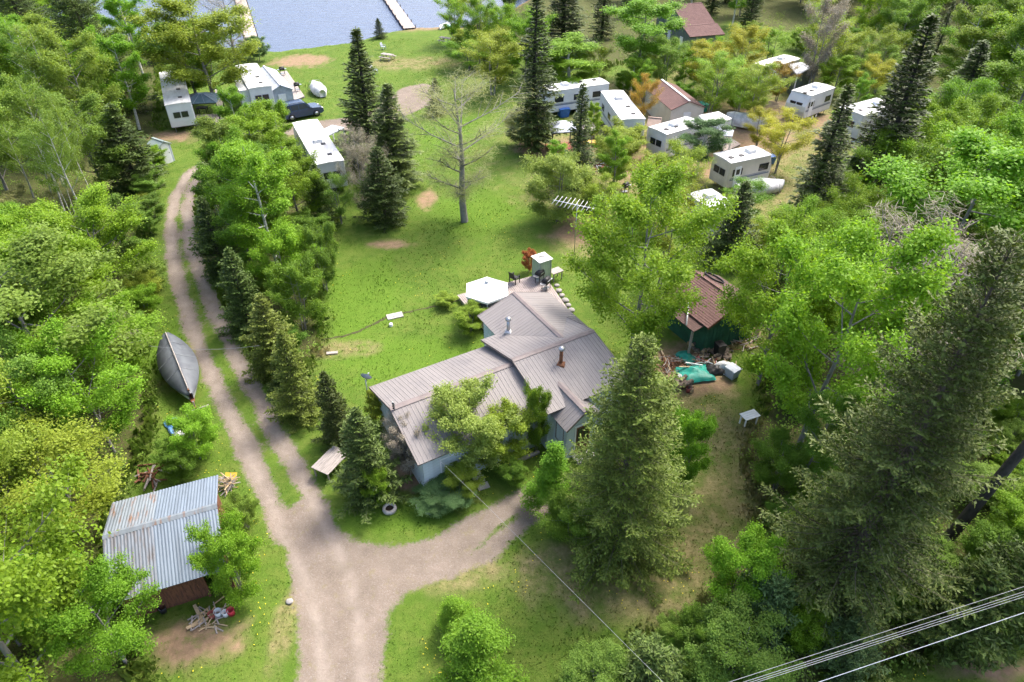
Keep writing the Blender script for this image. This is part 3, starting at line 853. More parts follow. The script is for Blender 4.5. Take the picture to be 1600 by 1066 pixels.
# border stones along the deck's right side
for k, (x, y, r) in enumerate([(866,447,.2),(869,456,.26),(874,463,.22),(879,471,.28),(884,478,.22),(889,486,.27)]):
    p = gat(x+4, y); rn = random.Random(k)
    b = MB()
    prof = [(r*.75,-.05),(r,.06),(r*.85,r*.55),(r*.4,r*.75),(.01,r*.78)]
    b.lathe(prof, 9)
    b.v = [(a*rn.uniform(.8,1.15), c*rn.uniform(.8,1.15), e) for a,c,e in b.v]
    o = b.build("border_stone", M['stone'], None, True); o.location = p; o.rotation_euler = (0,0,k)
    tag(o, "rounded stone edging the bed right of the deck", "stone", "stones edging the deck bed")

# TV antenna mast behind the deck
an = gat(897,398)
ant = thing("television_antenna", "tall yagi television antenna with many white rods on a mast behind the cottage", "antenna", an, math.radians(-22))
tz = height_to(an, 322)
MB().tube([(0,0,-.3),(0,0,tz+.2)], .035, 8).build("mast", M['steel'], ant, True)
MB().tube([(-1.9,0,tz+.12),(1.7,0,tz-.02)], .03, 8).build("boom", M['canvas_white'], ant, True)
for k in range(11):
    f = k/10; X = -1.75+3.3*f; Z = tz+.115-.13*f; L_ = 1.15-.5*f if f > .3 else .75+.5*f
    MB().tube([(X,-L_,Z+.04),(X,L_,Z+.04)], .014, 6).build("element", M['canvas_white'], ant, True)

# ------------------------------------------------------------------ small things round the cottage
p = gat(617,494); pad = thing("concrete_pad", "pale concrete slab on the lawn beside the ditch", "slab", p, math.radians(22))
MB().box(-.55,.55,-.3,.3,-.06,.07).build("slab", M['concrete'], pad)
MB().box(-.25,.0,-.12,.12,.07,.1).build("hatch", M['concrete'], pad)
p = gat(611,509); o = MB().lathe([(.01,.2),(.11,.2),(.13,.16),(.13,-.03)], 14).build("well_cap", M['canvas_white'], None, True)
o.location = p; tag(o, "small white pipe cap in the lawn in front of the concrete slab", "pipe cap")
p = gat(519,552); o = MB().box(-.35,.35,-.12,.12,-.02,.09).build("timber_offcut", M['wood_grey'], None); o.location = p; o.rotation_euler = (0,0,.15)
tag(o, "grey board lying on the lawn below the ditch", "board")
simple_table("garden_table", "weathered grey wooden table between the young spruces by the driveway", 520, 733, math.radians(62), 1.75, 1.1, .72, M['wood_grey'])
for k, (x, y) in enumerate([(742,738),(748,749),(755,760)]):
    p = gat(x, y); o = MB().box(-.3,.3,-.2,.2,-.04,.05).build("paving_slab", M['concrete'], None); o.location = p; o.rotation_euler = (0,0,.2+.1*k)
    tag(o, ["grey paving slab nearest the cottage door side, topmost of three", "grey paving slab in the middle of three in front of the blossom bush", "grey paving slab lowest of three beside the bed"][k], "paving slab", "paving slabs")
p = gat(609,797); ty = thing("tire_planter", "old tyre with white rim used as planter at the drive corner", "planter", p)
MB().lathe([(.2,.02),(.33,0),(.36,.1),(.33,.2),(.22,.22),(.19,.1),(.2,.02)], 20).build("tire", M['concrete'], ty, True)
MB().lathe([(.001,.1),(.2,.12)], 16).build("soil", mat('planter_soil', (.03,.022,.016), .95), ty)
for k, (x, y, r, l) in enumerate([(658,792,.3,"grey field stone in the flower bed, left of two"),(672,800,.26,"grey field stone in the flower bed, right of two"),(453,941,.16,"lone pale stone on the grass left of the driveway mouth")]):
    p = gat(x, y); rn = random.Random(40+k); b = MB(); b.lathe([(r*.7,-.05),(r,.08),(r*.8,r*.6),(r*.35,r*.8),(.01,r*.82)], 10)
    b.v = [(a*rn.uniform(.8,1.15), c*rn.uniform(.8,1.15), e) for a,c,e in b.v]
    o = b.build("field_stone", M['stone'], None, True); o.location = p; tag(o, l, "stone")
for k, (x, y, x2, y2, l) in enumerate([(935,872,968,861,"pale log lying under the big fir in front"),(810,722,842,708,"weathered plank edging the bed by the porch")]):
    a, b_ = gat(x, y), gat(x2, y2); a.z += .1; b_.z += .1
    d_ = b_-a; o = MB().tube([(0,0,0),tuple(d_*.5+Vector((0,0,.02))),tuple(d_)], [.13,.12,.1], 9).build("log", M['cut_wood'] if k == 0 else M['wood_grey'], None, True)
    o.location = a; tag(o, l, "log")

# ------------------------------------------------------------------ lower left shed with corrugated roof
s_r1, s_r2 = at(160.5,839,3.0), at(339,790,3.0)
SRZ = math.atan2((s_r2-s_r1).y, (s_r2-s_r1).x); SL = (s_r2-s_r1).length
fe = at(335,896,2.05); be = at(345,742,2.35)
def sl(p):
    d_ = p-s_r2; c, s = math.cos(-SRZ), math.sin(-SRZ)
    return Vector((d_.x*c-d_.y*s, d_.x*s+d_.y*c, p.z))
fl_, bl_ = sl(fe), sl(be)
shed = thing("open_shed", "red-brown board shed with galvanised corrugated roof, rusty at one end, beside the driveway", "shed", (s_r2.x, s_r2.y, 0), SRZ)
y_f, y_b = fl_.y, bl_.y
X0, X1 = -SL, 0.0
u = MB(); u.slab([(X0+.05,y_f+.05,2.03),(X1-.05,y_f+.05,2.03),(X1-.05,0,2.98),(X0+.05,0,2.98)], .06); u.slab([(X0+.05,0,2.978),(X1-.05,0,2.978),(X1-.05,y_b-.05,2.33),(X0+.05,y_b-.05,2.33)], .06)
sr = u.build("roof", M['wood_grey'], shed)
rr = random.Random(5)
def pickf(k, n): return M['corr_grey'] if k < n*.42 else (M['corr_clean'])
def pickb(k, n):
    k = n-1-k
    return M['corr_rust'] if k < n*.36 else M['corr_clean']
sheet_roof(sr, (X0,y_f,2.05), (X1,y_f,2.05), (X0,0,3.0), .68, 'wave', pickf, rnd=rr)
sheet_roof(sr, (X0,y_b,2.35), (X1,y_b,2.35), (X0,0,3.0), .68, 'wave', pickb, rnd=rr)
c = MB(); c.slab([(X0,-.16,3.0),(X1+.02,-.16,3.0),(X1+.02,0,3.08),(X0,0,3.08)], .015); c.slab([(X0,0,3.078),(X1+.02,0,3.078),(X1+.02,.16,3.02),(X0,.16,3.02)], .015)
c.build("ridge_cap", M['corr_rust'], sr)
wy0, wy1, wx0, wx1 = y_f+.55, y_b-.2, X0+.3, X1-.28
def plank_wall(parent, p, q, z0, ztop, m, wd=.2, gap=.012, rnd=random.Random(2), th=.03):
    p, q = Vector((*p,0)), Vector((*q,0)); a = (q-p).normalized(); n_ = max(1, int((q-p).length/wd)); wd = (q-p).length/n_
    for k in range(n_):
        c0, c1 = p+a*(k*wd+gap/2), p+a*((k+1)*wd-gap/2); t0, t1 = ztop(k/n_), ztop((k+1)/n_)
        nr = Vector((a.y,-a.x,0)); o_ = nr*rnd.uniform(0,.012)
        b = MB(); A = [c0+o_, c1+o_, c1+o_-nr*th, c0+o_-nr*th]
        b.v += [(v.x,v.y,z0) for v in A]+[(v.x,v.y,t) for v,t in zip(A,(t0,t1,t1,t0))]
        b.f += [(3,2,1,0),(4,5,6,7),(0,1,5,4),(1,2,6,5),(2,3,7,6),(3,0,4,7)]
        b.build("plank", m, parent)
def zf(y): return 3.0-(3.0-2.05)*(y/y_f if y < 0 else 0)-(3.0-2.35)*(y/y_b if y > 0 else 0)-.12
plank_wall(shed, (wx1,wy0), (wx1,wy1), -.1, lambda f: zf(wy0+(wy1-wy0)*f), M['wood_red'], .24)
plank_wall(shed, (wx0,wy0), (wx0+3.1,wy0), -.1, lambda f: zf(wy0), M['wood_red'], .24)
plank_wall(shed, (wx0+4.2,wy0), (wx1,wy0), -.1, lambda f: zf(wy0)-.35 if f < .95 else zf(wy0), M['wood_red'], .24)
plank_wall(shed, (wx1,wy1), (wx0,wy1), -.1, lambda f: zf(wy1), M['wood_grey'], .3)
plank_wall(shed, (wx0,wy1), (wx0,wy0), -.1, lambda f: zf(wy1+(wy0-wy1)*f), M['wood_grey'], .3)
MB().box(wx0+4.2,wx1-.3,wy0-.06,wy0-.035,1.35,1.72).build("fascia_board", M['trailer_cream'], shed)
for xx in (wx0+3.15, wx0+4.15): MB().box(xx-.06,xx+.06,wy0-.08,wy0+.04,-.1,2.1).build("post", M['wood_red'], shed)
for xx in (X1-.02,):
    e = MB(); e.bar((xx-.03,y_f+.05,1.98),(xx-.03,0,2.93),.05,.12); e.bar((xx-.03,0,2.93),(xx-.03,y_b-.05,2.28),.05,.12); e.build("rake_board", M['wood_red'], shed)
def SW(x, y, z=0.0):
    c, s = math.cos(SRZ), math.sin(SRZ); q = Vector((s_r2.x+x*c-y*s, s_r2.y+x*s+y*c, z)); return q
def bucket(label, x, y, m, h=.36, r=.16, name="bucket"):
    p = gat(x, y); t = thing(name, label, "bucket", p)
    MB().lathe([(.001,.0),(r*.82,0),(r,h),(r*.94,h),(r*.78,.03),(.001,.03)], 16).build("pail", m, t, True)
    b = MB(); b.tube([(math.cos(a)*r*1.03, -.05*math.sin(a)-.02, h-.02-.12*math.sin(a)) for a in np.linspace(0,math.pi,9)], .008, 5)
    b.build("handle", M['steel'], t)
bucket("red plastic bucket at the end of the kindling by the shed", 363, 961, M['red_plastic'])
bucket("white plastic bucket right of the kindling pile", 354, 963, M['canvas_white'], .3, .13)
bucket("grey-white bucket touching the kindling pile", 343, 963, M['trailer_side'], .36, .16)
bucket("dark red pail behind the grey-white bucket", 333, 966, M['cloth_red'], .34, .15)
bucket("black pail beside the open shed front", 256, 956, M['black'], .34, .16)
def pile(name, label, cat, x, y, n, ln, r, sp, mts, h=.3, seed=1, flat=.2):
    """a heap of separate pieces"""
    p = gat(x, y); t = thing(name, label, cat, p); rn = random.Random(seed)
    for k in range(n):
        a = rn.uniform(0, math.pi); c = Vector((rn.gauss(0,sp), rn.gauss(0,sp*.7), 0)); c.z = r+h*max(0,1-c.length/(2*sp))*rn.random()
        d_ = Vector((math.cos(a), math.sin(a), rn.uniform(-flat,flat)*.5))*rn.uniform(.6,1)*ln/2
        if c.z-abs(d_.z) < .01: c.z = abs(d_.z)+r
        MB().tube([c-d_, c+d_], [r*rn.uniform(.7,1.2)]*2, 6).build("stick", rn.choice(mts), t, False)
    return t
pile("kindling_pile", "pale heap of split kindling in front of the open shed", "wood pile", 328, 967, 42, .7, .03, .35, [M['cut_wood'],M['wood_new'],M['wood_grey']], .25, 3)
pile("scrap_wood_pile", "bundle of grey sticks leaning at the shed's far right corner", "wood pile", 358, 760, 30, 1.0, .03, .22, [M['wood_grey'],M['cut_wood']], .9, 5, 1.2)
for (x, y, x2, y2, l) in [(305,948,318,975,"yellowish plank leaning out from the open shed front"),(293,985,312,972,"thin pale stick lying left of the kindling")]:
    a, b_ = gat(x, y), gat(x2, y2); a.z += .12; b_.z += .03
    o = MB().bar((0,0,0), tuple(b_-a), .14, .03).build("plank", M['wood_new'], None); o.location = a; tag(o, l, "plank")
o = MB().slab([(-.3,-.15,.08),(.3,-.15,.08),(.3,.15,.3),(-.3,.15,.3)], .03).build("yellow_sheet", M['yellow_plastic'], None); o.location = gat(362,748); tag(o, "crumpled yellow plastic sheet at the shed's back corner", "sheet")
# junk beside the path left
def rumple(name, label, cat, x, y, w_, d_, h, m, seed, rz=0.0, group=None):
    """a draped, crumpled sheet lying on the ground"""
    p = gat(x, y); n_ = 14; b = MB()
    g_ = np.linspace(-1, 1, n_); gx, gy = np.meshgrid(g_, g_)
    nz = fbm(gx*3+seed*7, gy*3+seed*3, .9, seed); edge = np.clip(1.05-np.maximum(abs(gx),abs(gy)), 0, 1)**.5
    zz = h*edge*(.35+1.1*nz)+.02
    wx = (fbm(gx+seed, gy, 1.2, seed+1)-.5)*.5; wy = (fbm(gx, gy+seed, 1.2, seed+2)-.5)*.5
    for i in range(n_):
        for j in range(n_): b.v.append(((gx[i,j]+wx[i,j])*w_/2, (gy[i,j]+wy[i,j])*d_/2, float(zz[i,j])))
    for i in range(n_-1):
        for j in range(n_-1): b.f.append((i*n_+j, i*n_+j+1, (i+1)*n_+j+1, (i+1)*n_+j))
    o = b.build(name, m, None, True); o.location = p; o.rotation_euler = (0,0,rz)
    return tag(o, label, cat, group)
rumple("tarpaulin", "crumpled white and blue tarp on the verge below the boat", "tarp", 274, 668, 1.5, .8, .35, M['tarp_blue'], 3, -.9)
rumple("plastic_sheet", "white plastic sheet beside the blue tarp below the boat", "sheet", 280, 678, .9, .6, .3, M['tarp_white'], 6, -.9)

# ------------------------------------------------------------------ green shed on the right and its junk
g1, g2 = at(1085,422,3.5), at(1157,472,3.5)             # ridge, far and near
GRZ = math.atan2((g2-g1).y, (g2-g1).x); GL = (g2-g1).length
gs = thing("green_shed", "dark green board shed with brown shingle roof behind the cottage", "shed", (g2.x, g2.y, 0), GRZ)
hw = 2.35
w = MB(); n = len(w.v)
prof = [(-hw+.2,-.2),(hw-.2,-.2),(hw-.2,2.42),(0,3.36),(-hw+.2,2.42)]
w.v += [(-.25,y,z) for y,z in prof]+[(-GL+.2,y,z) for y,z in prof]
w.f += [tuple(range(5)), tuple(reversed(range(5,10)))]+[(i,5+i,5+(i+1)%5,(i+1)%5) for i in range(5)]
w.build("wall", M['green_paint'], gs)
zt = lambda f: 2.42+.94*(1-abs(2*f-1))
plank_wall(gs, (-.22,-hw+.2), (-.22,hw-.2), -.05, lambda f: zt(f)-.02, M['green_paint'], .3, .02)
def shingle_slope(parent, a, b_, up, m, row=.16):
    """courses of shingles, each course a lapped strip"""
    a, b_, up = Vector(a), Vector(b_), Vector(up); ex = (b_-a).normalized(); W = (b_-a).length
    ey = (up-a); Ls = ey.length; ey.normalize(); ez = ex.cross(ey)
    if ez.z < 0: a, ex = b_, -ex; ez = ex.cross(ey)
    bm_ = MB(); n_ = int(Ls/row); row = Ls/n_; tab = .33; nt_ = int(W/tab); tab = W/nt_; rn = random.Random(4)
    for r in range(n_):
        off = tab/2 if r % 2 else 0
        for k in range(-1 if off else 0, nt_):
            x0, x1 = max(0,k*tab+off+.006), min(W,(k+1)*tab+off-.006)
            if x1-x0 < .03: continue
            y0 = r*row+rn.uniform(-.008,.008); h0 = .022+rn.uniform(0,.008)
            bm_.poly((x0,y0,h0),(x1,y0,h0),(x1,(r+1)*row+.01,.009),(x0,(r+1)*row+.01,.009)); bm_.poly((x0,y0,0),(x1,y0,0),(x1,y0,h0),(x0,y0,h0))
    bm_.poly((0,0,-.05),(0,Ls,-.05),(W,Ls,-.05),(W,0,-.05))
    bm_.poly((0,0,.006),(W,0,.006),(W,Ls,.006),(0,Ls,.006))
    o = bm_.build("shingles", m, parent); o["kind"] = "stuff"
    o.matrix_local = Matrix(((ex.x,ey.x,ez.x,a.x),(ex.y,ey.y,ez.y,a.y),(ex.z,ey.z,ez.z,a.z),(0,0,0,1)))
    return o
u = MB(); u.slab([(.03,-hw-.0,2.33),(-GL,-hw,2.33),(-GL,0,3.42),(.03,0,3.42)], .07); u.slab([(.03,0,3.418),(-GL,0,3.418),(-GL,hw,2.33),(.03,hw,2.33)], .07)
u.slab([(-.35,-hw+.05,2.27),(-GL,-hw+.05,2.27),(-GL,-hw-.75,2.1),(-.35,-hw-.75,2.1)], .06)
gr_ = u.build("roof", M['shingle_brown'], gs)
shingle_slope(gr_, (.05,-hw-.02,2.345), (-GL-.02,-hw-.02,2.345), (.05,0,3.46), M['shingle_red'])
shingle_slope(gr_, (.05,hw+.02,2.345), (-GL-.02,hw+.02,2.345), (.05,0,3.46), M['shingle_brown'])
MB().bar((.07,0,3.48),(-GL-.03,0,3.48),.2,.05).build("ridge_cap", M['shingle_red'], gr_)
e = MB(); e.bar((.045,-hw,2.27),(.045,0,3.36),.03,.13); e.bar((.045,0,3.36),(.045,hw,2.27),.03,.13); e.build("rake_board", M['wood_red'], gr_)
for yy in (-hw-.68,): 
    for xx in (-.5,-GL+.3): MB().box(xx-.06,xx+.06,yy-.06,yy+.06,-.2,2.0).build("post", M['wood_grey'], gs)
def GW(x, y, z=0.0):
    c, s = math.cos(GRZ), math.sin(GRZ); return Vector((g2.x+x*c-y*s, g2.y+x*s+y*c, z))
# coil of black pipe on the roof
b = MB(); pts = []
for i in range(61):
    a = i/60*4*math.pi; pts.append((math.cos(a)*.72, math.sin(a)*.6, .02+.0+.045*(i > 30)))
b.tube(pts, .045, 6)
co_ = b.build("pipe_coil", M['black'], None, True)
sl_an = math.atan2(3.46-2.345, hw)
pc = GW(-GL*.78, hw*.4, 3.46-(3.46-2.345)*.4+.09); co_.location = pc
co_.rotation_euler = (Matrix.Rotation(GRZ,3,'Z') @ Matrix.Rotation(-sl_an,3,'X')).to_euler()
tag(co_, "coil of black pipe lying on the green shed's brown roof", "pipe coil")
# a white pipe lying over the lean-to roof
a_, b2 = GW(-2.4,-hw*.8,2.72), GW(-1.0,-hw-.8,2.2)
o = MB().tube([(0,0,0), tuple(b2-a_)], .045, 8).build("pipe", M['trailer_side'], None, True); o.location = a_; tag(o, "pale pipe lying on the green shed's lean-to roof", "pipe")

def board(name, label, cat, x, y, x2, y2, z1, z2, w_, th, m):
    a, b_ = gat(x, y), gat(x2, y2); a.z += z1; b_.z += z2
    o = MB().bar((0,0,0), tuple(b_-a), w_, th).build(name, m, None); o.location = a; return tag(o, label, cat)
board("leaning_board", "rust-brown panel leaning at the green shed's right corner", "panel", 1160,522, 1170,508, .3, 1.0, .8, .04, M['wood_red'])
board("leaning_board", "narrow orange-brown plank standing right of the rust-brown panel", "plank", 1181,528, 1181,522, .02, .9, .28, .04, M['wood_new'])
board("leaning_post", "grey timber leaning upright against the green shed gable", "timber", 1140,522, 1134,508, .03, 1.1, .12, .08, M['wood_grey'])
board("plank", "pale plank lying across grey boards by the green shed", "plank", 1120,512, 1138,516, .35, .45, .14, .04, M['wood_grey'])
board("plank", "short white board leaning low on the green shed wall", "plank", 1107,520, 1113,530, .5, .06, .12, .03, M['canvas_white'])
board("plank", "long pale plank lying at the left of the brush heap", "plank", 1031,546, 1047,580, .15, .1, .1, .05, M['wood_new'])
board("plank", "pale plank resting across the teal tarp", "plank", 1060,581, 1092,581, .42, .42, .08, .04, M['wood_new'])
board("pipe_rail", "white rail lying across the teal tarp", "rail", 1069,577, 1096,580, .55, .5, .06, .06, M['canvas_white'])
board("leaning_board", "wide grey board lying at the foot of the green shed", "board", 1135,522, 1152,526, .12, .12, .8, .04, M['wood_grey'])
rumple("tarpaulin", "teal green tarp spread over the junk heap in front of the green shed", "tarp", 1086, 586, 2.1, 1.5, .5, M['tarp_teal'], 2, .2)
rumple("tarpaulin", "narrow strip of teal tarp behind the junk heap", "tarp", 1072, 560, 1.0, 1.3, .4, M['tarp_teal'], 9, .5)
rumple("plastic_sheet", "grey-white sheet on crates at the right end of the junk heap", "sheet", 1132, 577, 1.3, .8, .7, M['tarp_white'], 12, -.3)
def heap_of_logs(name, label, x, y, n_, r, ln, seed, sp):
    p = gat(x, y); t = thing(name, label, "firewood", p); rn = random.Random(seed)
    for k in range(n_):
        a = rn.uniform(-.5,.5)+(.9 if k % 3 else 2.2); lay = k % 3
        c = Vector((rn.uniform(-sp,sp), rn.uniform(-sp,sp)*.8, r+lay*r*1.5*(1-abs(rn.random()))))
        d_ = Vector((math.cos(a), math.sin(a), 0))*ln/2*rn.uniform(.8,1.1); rr_ = r*rn.uniform(.75,1.15)
        lg = MB().tube([c-d_, c+d_], rr_, 9, False).build("log", M['log'], t, True)
        e = MB(); 
        for s in (-1,1):
            u_ = d_.normalized(); aa = u_.cross(Vector((0,0,1))).normalized(); bb = aa.cross(u_); cc = c+d_*s
            e.poly(*[cc+(aa*math.cos(q*.698)+bb*math.sin(q*.698))*rr_ for q in range(9)])
        e.build("cut_end", M['cut_wood'], lg)
    return t
heap_of_logs("firewood_heap", "heap of cut firewood rounds between the green shed and teal tarp", 1108, 548, 75, .12, .42, 3, 1.15)
heap_of_logs("firewood_heap", "few thick grey logs lying in front of the teal tarp", 1064, 604, 6, .17, .8, 8, .45)
pile("brush_heap", "brown heap of brush and scrap sticks left of the teal tarp", "brush", 1052, 570, 60, 1.0, .025, .55, [M['wood_red'],M['wood_grey'],M['rust']], .5, 12, .5)
def bin_(name, label, x, y, m, w_=.55, h=.95, rz=.3):
    p = gat(x, y); t = thing(name, label, "bin", p, rz)
    b = MB(); b.v += [(-w_*.4,-w_*.4,0),(w_*.4,-w_*.4,0),(w_*.4,w_*.4,0),(-w_*.4,w_*.4,0),(-w_*.5,-w_*.5,h),(w_*.5,-w_*.5,h),(w_*.5,w_*.5,h),(-w_*.5,w_*.5,h)]
    b.f += [(0,3,2,1),(4,5,6,7),(0,1,5,4),(1,2,6,5),(2,3,7,6),(3,0,4,7)]; b.build("body", m, t)
    b = MB(); b.prism([(-w_*.55,h+.01),(w_*.55,h+.01),(w_*.5,h+.08),(0,h+.12),(-w_*.5,h+.08)], -w_*.55, w_*.55); b.build("lid", m, t)
    for s in (-1,1): MB().tube([(s*w_*.38,w_*.5,.1),(s*w_*.48,w_*.5,.1)], .1, 10).build("wheel", M['rubber'], t)
pile("scrap_heap", "jumble of white and red scraps between the firewood and the teal tarp", "scrap", 1098, 566, 60, .7, .035, .8, [M['canvas_white'],M['cloth_red'],M['wood_grey'],M['wood_new'],M['tarp_white']], .45, 41, .6)
pile("scrap_heap", "brown lumber scraps at the foot of the green shed gable", "lumber", 1150, 532, 44, 1.1, .035, .8, [M['wood_red'],M['wood_grey'],M['wood_new']], .4, 43, .5)
rumple("plastic_sheet", "pinkish cardboard sheet between the firewood and the teal tarp", "sheet", 1090, 562, .7, .5, .25, M['pink_plastic'], 31, .4)
rumple("tarpaulin", "black tarp crumpled beside the grey storage crate", "tarp", 1118, 580, 1.3, .8, .45, M['black'], 33, .1)
for k, (x, y, l) in enumerate([(1060,593,"white bucket left of the teal tarp"),(1075,612,"rusty red bucket in front of the teal tarp")]):
    bucket(l, x, y, [M['canvas_white'],M['cloth_red']][k])
bin_("wheeled_bin", "black wheeled bin at the right of the firewood by the green shed", 1122, 556, M['black'])
bin_("storage_crate", "grey storage crate at the right end of the junk heap", 1143, 587, M['canopy_grey'], .7, .6, .6)
simple_table("bench_table", "pale table standing under the lime tree right of the path", 1168, 662, .4, 1.0, .6, .7, M['canvas_white'])
rumple("tarpaulin", "bright blue tarp glimpsed through the branches at the far right", "tarp", 1535, 345, 5.0, 3.5, 1.2, M['tarp_blue'], 21, .3)
rumple("tarpaulin", "blue and green tarp bundle behind the lime tree by the green shed", "tarp", 1216, 492, 1.2, .7, .5, M['tarp_blue'], 25, .6)

# ------------------------------------------------------------------ covered boat on its trailer by the driveway
bt, bs = at(259,521,.95), at(297,616,.95)
BL = (bs-bt).length; BRZ = math.atan2((bs-bt).y, (bs-bt).x)
boat = thing("covered_boat", "boat under a taut grey tarp on a trailer beside the driveway", "boat", ((bt.x+bs.x)/2, (bt.y+bs.y)/2, 0), BRZ)
n_ = 20; b = MB(); hl = MB()
def halfw(f): return 1.06*(max(0, math.sin(math.pi*min(1,max(0,f*.96+.02)))))**.78
def ridge(f): return 1.42+.28*math.sin(math.pi*f)
for i in range(n_+1):
    f = i/n_; X = -BL/2+BL*f; hw_ = max(.03, halfw(f)); zr_ = ridge(f)-.42*(abs(2*f-1)**4); zg = .92+.1*(abs(2*f-1)**2)
    sag = .05*math.sin(f*17)
    for y, z in ((-hw_,zg-.22),(-hw_*1.01,zg),(-hw_*.5,(zr_+zg)/2-.05+sag*.4),(0,zr_),(hw_*.5,(zr_+zg)/2-.05-sag*.4),(hw_*1.01,zg),(hw_,zg-.22)): b.v.append((X,y,z))
    for y, z in ((-hw_*.97,zg-.2),(-hw_*.85,.55),(-hw_*.3,.36),(0,.32),(hw_*.3,.36),(hw_*.85,.55),(hw_*.97,zg-.2)): hl.v.append((X,y,z))
for m_ in (b, hl):
    for i in range(n_):
        for k in range(6): m_.f.append((i*7+k, i*7+k+1, (i+1)*7+k+1, (i+1)*7+k))
hl.build("hull", M['trailer_side'], boat, True)
b.build("cover", M['tarp_grey'], boat, True)
b = MB(); b.tube([(-BL/2+BL*i/12, 0, ridge(i/12)-.42*(abs(2*i/12-1)**4)+.03) for i in range(13)], .035, 6); b.build("ridge_pole", M['wood_grey'], boat, True)
for f in (.3,.52,.72):
    X = -BL/2+BL*f; hw_ = halfw(f)
    s_ = MB(); zz = ridge(f)-.42*(abs(2*f-1)**4); zg = .92+.1*(abs(2*f-1)**2)
    for sgn in (-1,1): s_.tube([(X,0,zz+.04),(X,sgn*hw_*.5,(zz+zg)/2-.0),(X,sgn*hw_*1.03,zg+.02)], .012, 4)
    s_.build("strap", M['wire'], boat)
bt_tr = thing("boat_trailer", "rusty boat trailer with jack and drawbar under the tarped boat", "trailer", ((bt.x+bs.x)/2, (bt.y+bs.y)/2, 0), BRZ)
fr = MB(); fr.bar((-1.6,-.6,.5),(1.4,-.6,.5),.08); fr.bar((-1.6,.6,.5),(1.4,.6,.5),.08); fr.bar((1.4,-.6,.5),(BL/2+.35,0,.5),.08); fr.bar((1.4,.6,.5),(BL/2+.35,0,.5),.08); fr.bar((-.6,-1.0,.4),(-.6,1.0,.4),.08)
fr.build("frame", M['rust'], bt_tr)
MB().bar((BL/2-.3,0,.5),(BL/2+.85,0,.5),.1).build("drawbar", M['rust'], bt_tr)
MB().bar((BL/2-.35,.0,.55),(BL/2-.1,0,1.25),.1).build("winch_post", M['rust'], bt_tr)
MB().tube([(BL/2+.6,0,.0),(BL/2+.6,0,.85)], .04, 8).build("jack", M['steel'], bt_tr)
MB().bar((BL/2+.75,-.6,.35),(BL/2+.75,.7,.35),.07).build("bumper_bar", M['wood_grey'], bt_tr)
for s in (-1,1):
    wh = MB().tube([(-.6,s*1.0-.08,.3),(-.6,s*1.0+.08,.3)], .3, 16).build("wheel", M['rubber'], bt_tr, True)
    MB().tube([(-.6,s*1.0-.09,.3),(-.6,s*1.0+.09,.3)], .15, 10).build("rim", M['steel'], wh)
    MB().bar((BL/2+.8,s*.55,.32),(BL/2+.8,s*.55,.02),.05).build("leg", M['wood_grey'], bt_tr)

# ------------------------------------------------------------------ wires
def wire(name, label, pts, r, m=M['wire']):
    """pts are world points, hung with a little sag already in them"""
    o = MB().tube([p-pts[0] for p in pts], r, 5).build(name, m, None, True); o.location = pts[0]; return tag(o, label, "wire")
def hang(a, b_, sag, n_=24): return [a.lerp(b_, i/n_)-Vector((0,0,4*sag*(i/n_)*(1-i/n_))) for i in range(n_+1)]
la, lb = at(1150,1066,9.2), at(1600,921,9.2); ld = (lb-la).normalized()
PA, PB = la-ld*22, lb+ld*26
def pole(lbl, p):
    t = thing("utility_pole", lbl, "pole", (p.x,p.y,0), math.atan2(ld.y,ld.x))
    MB().tube([(0,0,-.5),(0,0,10.4)], [.16,.11], 12).build("shaft", M['bark_dark'], t, True)
    MB().box(-.06,.06,-1.2,1.2,9.0,9.12).build("crossarm", M['wood_grey'], t)
    for y in (-1.05,-.6,.6,1.05): MB().lathe([(.03,9.12),(.06,9.18),(.05,9.24),(.01,9.27)], 8, (0,y,0)).build("insulator", M['canopy_grey'], t, True)
pole("wooden utility pole at the near end of the roadside wires", PA); pole("wooden utility pole at the far end of the roadside wires", PB)
for x0_, y1_, l in [(1137,916,"uppermost of the roadside power wires"),(1160,924,"second of the roadside power wires from the top"),(1171,928,"third of the roadside power wires from the top"),(1181,932,"fourth of the roadside power wires from the top")]:
    a_, b_ = at(x0_,1066,9.2), at(1600,y1_,9.2); d_ = (b_-a_).normalized()
    wire("power_wire", l, hang(a_-d_*22, b_+d_*26, .03), .0065)
c1, c2 = at(1278,1066,6.8), at(1600,957,6.8); cd = (c2-c1).normalized()
wire("telephone_cable", "dark lowest cable running under the roadside power wires", hang(c1-cd*22, c2+cd*26, .03), .011, M['canopy_grey'])
wire("service_wire", "single pale wire running from the cottage gable over the side drive", [at(683,716,2.64)]+[at(760,790,3.35),  at(815,845,3.9), at(880,910,4.7), at(955,985,5.6), at(1010,1040,6.2), at(1100,1130,7.1)], .006)
ca, cb2 = at(228,540,3.6), at(405,540,3.2)
wire("clothesline", "thin white line strung across the driveway above the tarped boat", hang(ca, cb2, .28), .009)

